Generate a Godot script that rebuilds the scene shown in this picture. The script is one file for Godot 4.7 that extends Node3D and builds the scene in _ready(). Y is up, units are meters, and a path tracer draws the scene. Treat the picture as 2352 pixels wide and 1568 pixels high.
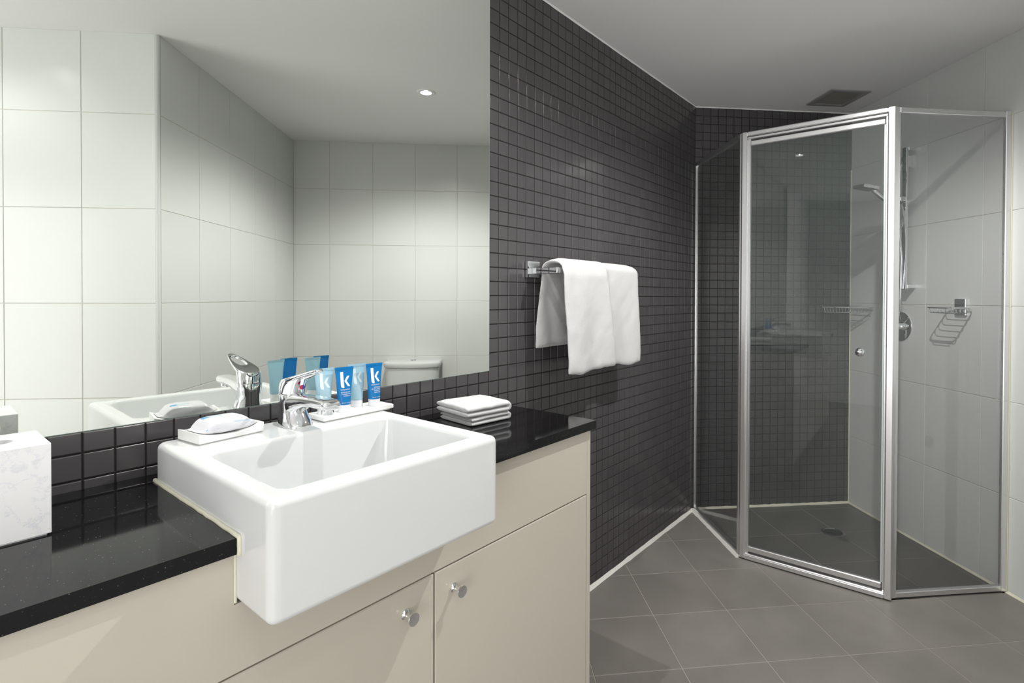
extends Node3D
# A hotel bathroom: vanity wall along x (z = 0), shower in the 45 degree corner. Units are metres.

const F := 1224.086
const AL := 0.788226
const FA := 0.7790
const CAM := Vector3(-3.0038, 1.25, 1.2546)
const H := 2.3643
const DC := 0.9815      # right wall, distance along the far wall
const FD := 2.635       # rear wall
const GC := -0.575      # pillar wall
const RIM := 0.971
const TOP := 0.8974

const LAMPS := [Vector3(-1.139, 2.3643, 1.088), Vector3(-3.10, 2.3643, 1.62), Vector3(-2.35, 2.3643, 0.33)]

var c_ax := Vector3(cos(AL), 0, sin(AL))
var d_ax := Vector3(-sin(AL), 0, cos(AL))
var cam_r := Vector3(0.6241, 0.0032, 0.7813)
var cam_f := Vector3(0.7813, -0.0104, -0.6241)
var cam_u: Vector3
var rng := RandomNumberGenerator.new()
var M := {}
var used := {}

# ---------------------------------------------------------------- mesh builder
class Mb:
	var v := PackedVector3Array()
	var uv := PackedVector2Array()
	var f := PackedInt32Array()

	func _pt(p: Vector3, t := Vector2.ZERO) -> int:
		v.append(p)
		uv.append(t)
		return v.size() - 1

	func _tri(a: int, b: int, c: int) -> void:
		f.append(a)
		f.append(b)
		f.append(c)

	# turns the triangles from index `from` outward, by their signed volume
	func _orient(from: int) -> void:
		var o := v[f[from]]
		var vol := 0.0
		for i in range(from, f.size(), 3):
			vol += (v[f[i]] - o).dot((v[f[i + 1]] - o).cross(v[f[i + 2]] - o))
		if vol < 0.0:
			for i in range(from, f.size(), 3):
				var k := f[i + 1]
				f[i + 1] = f[i + 2]
				f[i + 2] = k

	func box(lo: Vector3, hi: Vector3, ch := 0.001, xf := Transform3D()) -> void:
		var ce := (lo + hi) / 2.0
		var hf := (hi - lo) / 2.0
		ch = minf(ch, minf(hf.x, minf(hf.y, hf.z)) * 0.9)
		var id := {}
		for sx in [-1, 1]:
			for sy in [-1, 1]:
				for sz in [-1, 1]:
					var s := Vector3(sx, sy, sz)
					for a in 3:
						var p := s * hf
						for b in 3:
							if b != a:
								p[b] -= s[b] * ch
						id[[sx, sy, sz, a]] = _pt(ce + p)
		var polys := []
		for a in 3:
			var b: int = (a + 1) % 3
			var c: int = (a + 2) % 3
			for s in [-1, 1]:
				var q := []
				for t in [[-1, -1], [1, -1], [1, 1], [-1, 1]]:
					var k := [0, 0, 0, a]
					k[a] = s
					k[b] = t[0]
					k[c] = t[1]
					q.append(id[k])
				polys.append(q)
			for s in [-1, 1]:
				for t in [-1, 1]:
					var q2 := []
					for w in [[-1, b], [1, b], [1, c], [-1, c]]:
						var k2 := [0, 0, 0, w[1]]
						k2[a] = w[0]
						k2[b] = s
						k2[c] = t
						q2.append(id[k2])
					polys.append(q2)
		for sx in [-1, 1]:
			for sy in [-1, 1]:
				for sz in [-1, 1]:
					polys.append([id[[sx, sy, sz, 0]], id[[sx, sy, sz, 1]], id[[sx, sy, sz, 2]]])
		for q in polys:
			var n: Vector3 = (v[q[1]] - v[q[0]]).cross(v[q[2]] - v[q[0]])
			if n.dot(v[q[0]] + v[q[2]] - 2.0 * ce) < 0.0:
				q.reverse()
			for i in range(2, q.size()):
				_tri(q[0], q[i - 1], q[i])
		for k in id.values():
			v[k] = xf * v[k]

	func loft(rings: Array, cap := true, closed := true, xf := Transform3D(), strip := false) -> void:
		var from := f.size()
		var n: int = rings[0].size()
		var base := v.size()
		for i in rings.size():
			for j in n:
				_pt(xf * (rings[i][j] as Vector3), Vector2(float(j) / n, float(i) / (rings.size() - 1)))
		for i in rings.size() - 1:
			for j in (n if closed else n - 1):
				var a := base + i * n + j
				var b := base + i * n + (j + 1) % n
				_tri(a, b, a + n)
				_tri(b, b + n, a + n)
		if strip:      # rings that are a folded sheet: out along one side and back along the other
			for e in [0, rings.size() - 1]:
				for j in n / 2 - 1:
					var q: int = base + e * n
					if e == 0:
						_tri(q + j, q + n - 1 - j, q + j + 1)
						_tri(q + j + 1, q + n - 1 - j, q + n - 2 - j)
					else:
						_tri(q + j, q + j + 1, q + n - 1 - j)
						_tri(q + j + 1, q + n - 2 - j, q + n - 1 - j)
		elif cap:
			for e in [0, rings.size() - 1]:
				var m := Vector3.ZERO
				for p in rings[e]:
					m += p
				var ci := _pt(xf * (m / n), Vector2(0.5, float(e > 0)))
				for j in n:
					var a2: int = base + e * n + j
					var b2: int = base + e * n + (j + 1) % n
					if e == 0:
						_tri(ci, b2, a2)
					else:
						_tri(ci, a2, b2)
		_orient(from)

	# profile: Vector2(radius, height) from one end to the other, round the y axis
	func lathe(profile: Array, n := 24, xf := Transform3D(), cap := true, sx := 1.0, sz := 1.0) -> void:
		var rings := []
		for p in profile:
			var r := PackedVector3Array()
			for j in n:
				var t := TAU * j / n
				r.append(Vector3(cos(t) * p.x * sx, p.y, sin(t) * p.x * sz))
			rings.append(r)
		loft(rings, cap, true, xf)

	func tube(path: Array, r: float, n := 8, loop := false, flat := 1.0) -> void:
		var rings := []
		var count := path.size()
		var up := Vector3.UP
		var last := Vector3.ZERO
		for i in count:
			var a: Vector3 = path[(i - 1 + count) % count] if loop or i > 0 else path[i]
			var b: Vector3 = path[(i + 1) % count] if loop or i < count - 1 else path[i]
			var t := (b - a).normalized()
			if last == Vector3.ZERO:
				up = Vector3.UP if absf(t.y) < 0.9 else Vector3.RIGHT
				up = (up - t * up.dot(t)).normalized()
			else:
				up = (up - t * up.dot(t)).normalized()
			last = t
			var s := t.cross(up)
			var ring := PackedVector3Array()
			for j in n:
				var w := TAU * j / n
				ring.append(path[i] + (s * cos(w) + up * sin(w) * flat) * r)
			rings.append(ring)
		if loop:
			rings.append(rings[0])
		loft(rings, not loop)

	func extrude(poly: PackedVector2Array, z0: float, z1: float, xf := Transform3D()) -> void:
		var from := f.size()
		var n := poly.size()
		var base := v.size()
		for p in poly:
			_pt(xf * Vector3(p.x, p.y, z0))
		for p in poly:
			_pt(xf * Vector3(p.x, p.y, z1))
		for j in n:
			var k := (j + 1) % n
			_tri(base + j, base + k, base + n + j)
			_tri(base + k, base + n + k, base + n + j)
		var ccw := not Geometry2D.is_polygon_clockwise(poly)
		var t := Geometry2D.triangulate_polygon(poly)
		for i in range(0, t.size(), 3):
			var a := t[i]
			var b := t[i + 1]
			var c := t[i + 2]
			var area := (poly[b] - poly[a]).cross(poly[c] - poly[a])
			if (area > 0.0) != ccw:
				var w := b
				b = c
				c = w
			_tri(base + a, base + c, base + b)
			_tri(base + n + a, base + n + b, base + n + c)
		_orient(from)

	func mesh(crease := 50.0) -> ArrayMesh:
		var nf := f.size() / 3
		var fn := PackedVector3Array()
		var around := {}
		var key := PackedInt32Array()
		key.resize(v.size())
		var at := {}
		for i in v.size():
			var q := Vector3i((v[i] * 200000.0).round())
			if not at.has(q):
				at[q] = i
			key[i] = at[q]
		for i in nf:
			fn.append((v[f[3 * i + 1]] - v[f[3 * i]]).cross(v[f[3 * i + 2]] - v[f[3 * i]]))
			for k in 3:
				var w := key[f[3 * i + k]]
				if not around.has(w):
					around[w] = PackedInt32Array()
				around[w].append(i)
		var lim := cos(deg_to_rad(crease))
		var P := PackedVector3Array()
		var N := PackedVector3Array()
		var T := PackedVector2Array()
		for i in nf:
			if fn[i].length() < 1e-14:
				continue
			var own := fn[i].normalized()
			for k in [0, 2, 1]:
				var idx := f[3 * i + k]
				var s := Vector3.ZERO
				for g in around[key[idx]]:
					var l := fn[g].length()
					if l > 1e-14 and fn[g].dot(own) > lim * l:
						s += fn[g]
				P.append(v[idx])
				N.append(s.normalized() if s.length() > 1e-16 else own)
				T.append(uv[idx])
		var a := []
		a.resize(Mesh.ARRAY_MAX)
		a[Mesh.ARRAY_VERTEX] = P
		a[Mesh.ARRAY_NORMAL] = N
		a[Mesh.ARRAY_TEX_UV] = T
		var m := ArrayMesh.new()
		m.add_surface_from_arrays(Mesh.PRIMITIVE_TRIANGLES, a)
		return m

# ---------------------------------------------------------------- scene helpers
func numbered(called: String) -> String:
	var k: int = used.get(called, 0)
	used[called] = k + 1
	return called if k == 0 else "%s_%03d" % [called, k]

func tag(o: Node3D, label: String, category := "", group := "", kind := "") -> void:
	o.set_meta("label", label)
	if category:
		o.set_meta("category", category)
	if group:
		o.set_meta("group", group)
	if kind:
		o.set_meta("kind", kind)

func thing(called: String, label: String, category: String, at := Vector3.ZERO, turn := 0.0, group := "") -> Node3D:
	var o := Node3D.new()
	o.name = numbered(called)
	add_child(o)
	o.position = at
	o.rotation.y = turn
	tag(o, label, category, group)
	return o

func put(called: String, mesh: Mesh, mat: Material, parent: Node = self, at := Transform3D()) -> MeshInstance3D:
	var o := MeshInstance3D.new()
	o.name = numbered(called) if parent == self else called
	o.mesh = mesh
	o.material_override = mat
	o.transform = at
	parent.add_child(o, true)
	return o

func mat(col: Color, rough := 0.5, metal := 0.0) -> StandardMaterial3D:
	var m := StandardMaterial3D.new()
	m.albedo_color = col.linear_to_srgb()
	m.roughness = rough
	m.metallic = metal
	return m

func lin(r: float, g: float, b: float) -> Color:
	return Color(r, g, b)

func noise_tex(freq: float, a: Color, b: Color, size := 256, oct := 3, seed_ := 1) -> ImageTexture:
	var n := FastNoiseLite.new()
	n.seed = seed_
	n.frequency = freq
	n.fractal_octaves = oct
	var im := n.get_seamless_image(size, size)
	im.convert(Image.FORMAT_RGB8)
	for y in size:
		for x in size:
			im.set_pixel(x, y, a.lerp(b, im.get_pixel(x, y).r))
	return ImageTexture.create_from_image(im)

func proj(p: Vector3) -> Vector2:
	var q := p - CAM
	var z := q.dot(cam_f)
	if z < 0.05:
		return Vector2(-9999, -9999)
	return Vector2(1245.6 + F * q.dot(cam_r) / z, 693.63 - F * q.dot(cam_u) / z)

func arc2(c: Vector2, r: float, a0: float, a1: float, n: int) -> PackedVector2Array:
	var o := PackedVector2Array()
	for i in n + 1:
		var t := deg_to_rad(lerpf(a0, a1, float(i) / n))
		o.append(c + Vector2(cos(t), sin(t)) * r)
	return o

# ring of a rounded rectangle in the xz plane at height y
func rrect(x0: float, x1: float, z0: float, z1: float, r: float, y: float, n := 5) -> PackedVector3Array:
	var o := PackedVector3Array()
	for k in [[x1 - r, z1 - r, 0.0], [x0 + r, z1 - r, 90.0], [x0 + r, z0 + r, 180.0], [x1 - r, z0 + r, 270.0]]:
		for p in arc2(Vector2(k[0], k[1]), r, k[2], k[2] + 90.0, n):
			o.append(Vector3(p.x, y, p.y))
	return o

func cd(c: float, y: float, d: float) -> Vector3:
	return c_ax * c + d_ax * d + Vector3(0, y, 0)

# ---------------------------------------------------------------- tiles
func inset(p: PackedVector2Array, b: float) -> PackedVector2Array:
	var o := PackedVector2Array()
	var n := p.size()
	for i in n:
		var e0 := (p[i] - p[(i - 1 + n) % n]).normalized()
		var e1 := (p[(i + 1) % n] - p[i]).normalized()
		var n0 := Vector2(-e0.y, e0.x)
		var n1 := Vector2(-e1.y, e1.x)
		var s := n0 + n1
		o.append(p[i] + s * (b / maxf(0.25, 0.5 * s.length_squared())))
	return o

# a glazed tile: counter-clockwise outline in its own xy plane, face at z = 0, rounded edge, sides going back
func tile_arrays(poly: PackedVector2Array, bev: float, deep: float, tone: Color) -> Array:
	var P := PackedVector3Array()
	var N := PackedVector3Array()
	var C := PackedColorArray()
	var inn := inset(poly, bev)
	var n := poly.size()
	var put_tri := func(a: Vector3, na: Vector3, b: Vector3, nb: Vector3, c: Vector3, nc: Vector3) -> void:
		for q in [[a, na], [c, nc], [b, nb]]:
			P.append(q[0])
			N.append(q[1])
			C.append(tone)
	var z := Vector3(0, 0, 1)
	for i in range(2, n):
		put_tri.call(Vector3(inn[0].x, inn[0].y, 0), z, Vector3(inn[i - 1].x, inn[i - 1].y, 0), z, Vector3(inn[i].x, inn[i].y, 0), z)
	for i in n:
		var j := (i + 1) % n
		var e := (poly[j] - poly[i]).normalized()
		var out := Vector3(e.y, -e.x, 0)
		var nb := (out * 0.9 + z * 0.45).normalized()
		var a := Vector3(inn[i].x, inn[i].y, 0)
		var b := Vector3(inn[j].x, inn[j].y, 0)
		var c := Vector3(poly[j].x, poly[j].y, -bev * 0.7)
		var d := Vector3(poly[i].x, poly[i].y, -bev * 0.7)
		put_tri.call(a, z, d, nb, c, nb)
		put_tri.call(a, z, c, nb, b, z)
		var c2 := Vector3(c.x, c.y, -deep)
		var d2 := Vector3(d.x, d.y, -deep)
		put_tri.call(d, out, d2, out, c2, out)
		put_tri.call(d, out, c2, out, c, out)
	var arr := []
	arr.resize(Mesh.ARRAY_MAX)
	arr[Mesh.ARRAY_VERTEX] = P
	arr[Mesh.ARRAY_NORMAL] = N
	arr[Mesh.ARRAY_COLOR] = C
	return arr

func as_mesh(arr: Array) -> ArrayMesh:
	var m := ArrayMesh.new()
	m.add_surface_from_arrays(Mesh.PRIMITIVE_TRIANGLES, arr)
	return m

# Lays tiles on a wall node (local x right, y up, z into the room). region: outlines to fill; the `most` largest in the frame are parts, the rest one part.
func lay_tiles(wall: Node3D, regions: Array, pu: float, pv: float, u0: float, v0: float, gap: float, bev: float, deep: float, tones: Array, m: Material, tilt: float, most: int, hidden: Callable) -> void:
	var whole := {}
	var todo := []
	for region: PackedVector2Array in regions:
		var lo := region[0]
		var hi := region[0]
		for p in region:
			lo = lo.min(p)
			hi = hi.max(p)
		for i in range(floori((lo.x - u0) / pu), ceili((hi.x - u0) / pu)):
			for j in range(floori((lo.y - v0) / pv), ceili((hi.y - v0) / pv)):
				var ctr := Vector2(u0 + (i + 0.5) * pu, v0 + (j + 0.5) * pv)
				var hw := Vector2(pu - gap, pv - gap) / 2.0
				var q := PackedVector2Array([ctr + Vector2(-hw.x, -hw.y), ctr + Vector2(hw.x, -hw.y), ctr + hw, ctr + Vector2(-hw.x, hw.y)])
				for piece in Geometry2D.intersect_polygons(q, region):
					if piece.size() < 3:
						continue
					if Geometry2D.is_polygon_clockwise(piece):
						piece.reverse()
					var area := 0.0
					var mid := Vector2.ZERO
					for k in piece.size():
						area += piece[k].cross(piece[(k + 1) % piece.size()]) / 2.0
						mid += piece[k] / piece.size()
					if area < 0.00006:
						continue
					var tone := rng.randi() % tones.size()
					var full := area > hw.x * hw.y * 4.0 * 0.999
					if full:
						mid = ctr
					var turn := Basis.from_euler(Vector3(rng.randf_range(-tilt, tilt), rng.randf_range(-tilt, tilt), 0)) if full else Basis()
					var mesh: Variant = null
					if full:
						if not whole.has(tone):
							var q0 := PackedVector2Array()
							for p in q:
								q0.append(p - ctr)
							whole[tone] = as_mesh(tile_arrays(q0, bev, deep, tones[tone]))
						mesh = whole[tone]
					else:
						var q1 := PackedVector2Array()
						for p in piece:
							q1.append(p - mid)
						mesh = as_mesh(tile_arrays(q1, bev, deep, tones[tone]))
					var at := Transform3D(turn, Vector3(mid.x, mid.y, 0))
					var w := wall.transform * at.origin
					var s := proj(w)
					var size := 0.0
					if s.x > -20 and s.x < 2372 and s.y > -20 and s.y < 1588 and not hidden.call(w, s):
						var du := proj(wall.transform * (at.origin + Vector3(pu / 2, 0, 0))) - proj(wall.transform * (at.origin - Vector3(pu / 2, 0, 0)))
						var dv := proj(wall.transform * (at.origin + Vector3(0, pv / 2, 0))) - proj(wall.transform * (at.origin - Vector3(0, pv / 2, 0)))
						size = absf(du.cross(dv)) * area / (pu * pv)
					todo.append([size, mesh, at])
	if todo.size() > most:
		todo.sort_custom(func(a, b): return a[0] > b[0])
	var rest := SurfaceTool.new()
	rest.begin(Mesh.PRIMITIVE_TRIANGLES)
	for k in todo.size():
		if k < most:
			put("tile", todo[k][1], m, wall, todo[k][2])
		else:
			rest.append_from(todo[k][1], 0, todo[k][2])
	if todo.size() > most:
		put("tile", rest.commit(), m, wall).set_meta("kind", "stuff")

func rect(a: float, b: float, c: float, d: float) -> PackedVector2Array:
	return PackedVector2Array([Vector2(a, b), Vector2(c, b), Vector2(c, d), Vector2(a, d)])

func wall(called: String, label: String, at: Transform3D, boxes: Array, m: Material) -> MeshInstance3D:
	var b := Mb.new()
	for k in boxes:
		b.box(k[0], k[1], 0.0)
	var w := put(called, b.mesh(30), m, self, at)
	tag(w, label, "wall" if called.begins_with("wall") else called, "", "structure")
	return w

# ---------------------------------------------------------------- build
func _ready() -> void:
	rng.seed = 7
	cam_r = cam_r.normalized()
	cam_f = (cam_f - cam_r * cam_f.dot(cam_r)).normalized()
	cam_u = cam_r.cross(cam_f)
	var cam := Camera3D.new()
	cam.name = "camera"
	add_child(cam)
	cam.projection = Camera3D.PROJECTION_FRUSTUM
	cam.near = 0.05
	cam.far = 50.0
	cam.size = 1568.0 / F * cam.near
	cam.frustum_offset = Vector2(-69.6 / F * cam.near, -90.37 / F * cam.near)
	cam.transform = Transform3D(Basis(cam_r, cam_u, -cam_f), CAM)
	cam.current = true

	var we := WorldEnvironment.new()
	we.name = "environment"
	var e := Environment.new()
	e.background_mode = Environment.BG_COLOR
	e.background_color = Color(0, 0, 0)
	e.tonemap_mode = Environment.TONE_MAPPER_LINEAR
	e.tonemap_exposure = 1.13
	e.sdfgi_enabled = true
	e.ssao_enabled = true
	e.ssil_enabled = true
	we.environment = e
	add_child(we)

	materials()
	downlight(LAMPS[0], "recessed ceiling downlight nearest the shower, the one shown in the mirror", 0.98)
	downlight(LAMPS[1], "recessed ceiling downlight beside the tiled pillar, out over the floor", 0.1)
	downlight(LAMPS[2], "recessed ceiling downlight directly above the basin", 0.5)
	fill_light(0.44)
	shell()
	mirror()
	vanity()
	basin()
	tap()
	shower_screen()
	shower_fittings()
	towel_rail()
	bench_things()
	vent_and_drain()
	toilet()

func materials() -> void:
	M.mosaic = mat(lin(1, 1, 1), 0.16)
	M.mosaic.vertex_color_use_as_albedo = true
	M.dark_grout = mat(lin(0.012, 0.010, 0.010), 0.9)
	M.white_tile = mat(lin(1, 1, 1), 0.24)
	M.white_tile.vertex_color_use_as_albedo = true
	M.white_grout = mat(lin(0.62, 0.60, 0.55), 0.8)
	M.floor_tile = mat(lin(1, 1, 1), 0.42)
	M.floor_tile.vertex_color_use_as_albedo = true
	M.floor_tile.albedo_texture = noise_tex(0.012, Color(0.90, 0.90, 0.90), Color(1, 1, 1), 256, 4, 5)
	M.floor_tile.uv1_triplanar = true
	M.floor_tile.uv1_world_triplanar = true
	M.floor_tile.uv1_scale = Vector3.ONE * 0.9
	M.floor_grout = mat(lin(0.42, 0.38, 0.35), 0.9)
	M.paint = mat(lin(0.90, 0.90, 0.90), 0.9)
	M.mirror = mat(lin(0.855, 0.88, 0.84), 0.0, 1.0)
	M.mirror_edge = mat(lin(0.25, 0.36, 0.32), 0.2)
	M.silicone = mat(lin(0.78, 0.77, 0.73), 0.4)
	M.cream = mat(lin(0.70, 0.68, 0.55), 0.35)
	M.porcelain = mat(lin(0.715, 0.725, 0.73), 0.06)
	M.chrome = mat(lin(0.86, 0.87, 0.89), 0.04, 1.0)
	M.alu = mat(lin(0.80, 0.80, 0.81), 0.27, 0.9)
	M.glass = mat(lin(0.13, 0.20, 0.185), 0.0)
	M.glass.transparency = BaseMaterial3D.TRANSPARENCY_ALPHA
	M.glass.albedo_color.a = 0.045
	M.cabinet = mat(lin(0.58, 0.535, 0.46), 0.14)
	M.cabinet_edge = mat(lin(0.50, 0.46, 0.40), 0.3)
	M.dark = mat(lin(0.03, 0.03, 0.03), 0.7)
	M.black = mat(lin(0.01, 0.01, 0.01), 0.6)
	M.stone = mat(lin(1, 1, 1), 0.07)
	M.stone.metallic_specular = 0.33
	var im := Image.create(512, 512, false, Image.FORMAT_RGB8)
	im.fill(Color(0.085, 0.082, 0.088))
	var r := RandomNumberGenerator.new()
	r.seed = 3
	for k in 9000:
		var g := 0.10 + 0.22 * pow(r.randf(), 4.0)
		im.set_pixel(r.randi() % 512, r.randi() % 512, Color(g, g, g * 1.03))
	for k in 520:
		var g2 := r.randf_range(0.4, 0.8)
		im.set_pixel(r.randi() % 512, r.randi() % 512, Color(g2, g2, g2))
	M.stone.albedo_texture = ImageTexture.create_from_image(im)
	M.stone.uv1_triplanar = true
	M.stone.uv1_world_triplanar = true
	M.stone.uv1_scale = Vector3.ONE * 2.2
	M.marble = mat(lin(0.86, 0.86, 0.87), 0.3)
	M.marble.albedo_texture = marble_tex()
	M.marble.uv1_triplanar = true
	M.marble.uv1_scale = Vector3.ONE * 5.0
	M.terry = mat(lin(0.64, 0.64, 0.645), 1.0)
	M.terry.rim_enabled = true
	M.terry.rim = 0.2
	M.terry.heightmap_enabled = true
	M.terry.heightmap_texture = noise_tex(0.105, Color(0, 0, 0), Color(1, 1, 1), 512, 3, 9)
	M.terry.heightmap_scale = 0.10
	M.terry.uv1_triplanar = true
	M.terry.uv1_scale = Vector3.ONE * 7.0
	M.blue = mat(lin(0.0, 0.22, 0.56), 0.3)
	M.pale_blue = mat(lin(0.50, 0.73, 0.83), 0.25)
	for k in [M.blue, M.pale_blue]:
		k.backlight_enabled = true
		k.backlight = k.albedo_color * 0.9
	M.white_print = mat(lin(0.85, 0.87, 0.9), 0.5)
	M.pale_print = mat(lin(0.72, 0.83, 0.84), 0.5)
	M.cap = mat(lin(0.80, 0.80, 0.83), 0.3)
	M.resin = mat(lin(0.87, 0.87, 0.86), 0.4)
	M.red = mat(lin(0.6, 0.01, 0.02), 0.3)
	M.navy = mat(lin(0.02, 0.04, 0.3), 0.3)
	M.grey_plastic = mat(lin(0.33, 0.33, 0.33), 0.5)
	M.mesh_grey = mat(lin(0.26, 0.25, 0.22), 0.6)
	M.nozzle = mat(lin(0.10, 0.095, 0.07), 0.5)
	M.tissue = mat(lin(0.88, 0.88, 0.88), 1.0)
	M.tissue.backlight_enabled = true
	M.tissue.backlight = Color(0.4, 0.4, 0.4)
	M.reflector = mat(lin(0.30, 0.30, 0.30), 0.6)
	M.lens = mat(lin(1, 1, 1), 0.3)
	M.lens.emission_enabled = true
	M.lens.emission = Color(1, 0.995, 0.98)
	M.lens.emission_energy_multiplier = 5.0
	M.fill_glow = mat(lin(0.8, 0.8, 0.8), 0.5)  # glow of the added fill panel, put in to brighten the room
	M.fill_glow.emission_enabled = true
	M.fill_glow.emission = Color(1.0, 0.995, 0.985)
	M.fill_glow.emission_energy_multiplier = 1.0

func marble_tex() -> ImageTexture:
	var n := FastNoiseLite.new()
	n.seed = 12
	n.frequency = 0.012
	n.fractal_octaves = 5
	n.domain_warp_enabled = true
	n.domain_warp_amplitude = 40.0
	var im := n.get_seamless_image(256, 256)
	im.convert(Image.FORMAT_RGB8)
	for y in 256:
		for x in 256:
			var q := absf(im.get_pixel(x, y).r - 0.5)
			var s := clampf(1.0 - q * 22.0, 0.0, 1.0) * 0.055
			im.set_pixel(x, y, Color(1.0 - s * 1.1, 1.0 - s * 1.1, 1.0 - s * 0.6))
	return ImageTexture.create_from_image(im)

func downlight(at: Vector3, label: String, power: float) -> void:
	var t := thing("downlight", label, "ceiling light", at, 0.0, "downlights in the ceiling")
	var b := Mb.new()
	b.lathe([Vector2(0.0302, 0.030), Vector2(0.0292, 0.0002)], 40, Transform3D(), false)
	put("reflector", b.mesh(), M.reflector, t)
	b = Mb.new()
	b.lathe([Vector2(0.0290, 0.0), Vector2(0.0300, -0.003), Vector2(0.0400, -0.0045), Vector2(0.0480, -0.003), Vector2(0.0500, 0.0)], 40, Transform3D(), false)
	put("trim_ring", b.mesh(), M.paint, t)
	var l := Mb.new()
	l.lathe([Vector2(0.0005, 0.0185), Vector2(0.020, 0.0188), Vector2(0.0285, 0.0195), Vector2(0.0285, 0.028), Vector2(0.0005, 0.028)], 40)
	put("lamp_lens", l.mesh(), M.lens, t)
	var s := SpotLight3D.new()
	s.name = "lamp_light"
	s.light_color = Color(1, 0.995, 0.98)
	s.light_energy = 2.0 * power
	s.spot_range = 12.0
	s.spot_attenuation = 2.0
	s.spot_angle = 80.0
	s.spot_angle_attenuation = 0.5
	s.light_size = 0.0055
	s.shadow_enabled = true
	s.rotation.x = -PI / 2
	s.position = Vector3(0, 0.0125, 0)
	t.add_child(s)

# added fill light: a framed glowing pane, out of view on the end wall
func fill_light(power: float) -> void:
	var w := Vector2(1.60, 1.90)
	var at := Vector3(-5.0, 1.06, 1.95)
	var o := Node3D.new()
	o.name = "fill_panel_1"
	add_child(o)
	o.transform = Transform3D(Basis(Vector3(0, 0, -1), Vector3.UP, Vector3(1, 0, 0)), at)
	tag(o, "added tall glowing fill panel in a white frame on the plain end wall behind the viewer", "fill_panel", "", "structure")
	var b := Mb.new()
	for k in [[-1, 0], [1, 0], [0, -1], [0, 1]]:
		var hx: float = 0.03 if k[0] != 0 else w.x / 2 + 0.06
		var hy: float = 0.03 if k[1] != 0 else w.y / 2
		var c := Vector3(k[0] * (w.x / 2 + 0.03), k[1] * (w.y / 2 + 0.03), 0)
		b.box(c - Vector3(hx, hy, 0.0), c + Vector3(hx, hy, 0.035), 0.003)
	put("panel_frame", b.mesh(30), M.paint, o)
	b = Mb.new()
	b.box(Vector3(-w.x / 2, -w.y / 2, 0.001), Vector3(w.x / 2, w.y / 2, 0.008), 0.0)
	put("glow_pane", b.mesh(30), M.fill_glow, o)
	var l := AreaLight3D.new()
	l.name = "fill_area_light"
	l.area_size = w
	l.light_energy = 8.0 * power
	l.light_color = Color(1.0, 0.995, 0.985)
	l.area_range = 12.0
	l.shadow_enabled = true
	l.rotation.y = PI
	l.position = Vector3(0, 0, 0.012)
	o.add_child(l)

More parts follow.
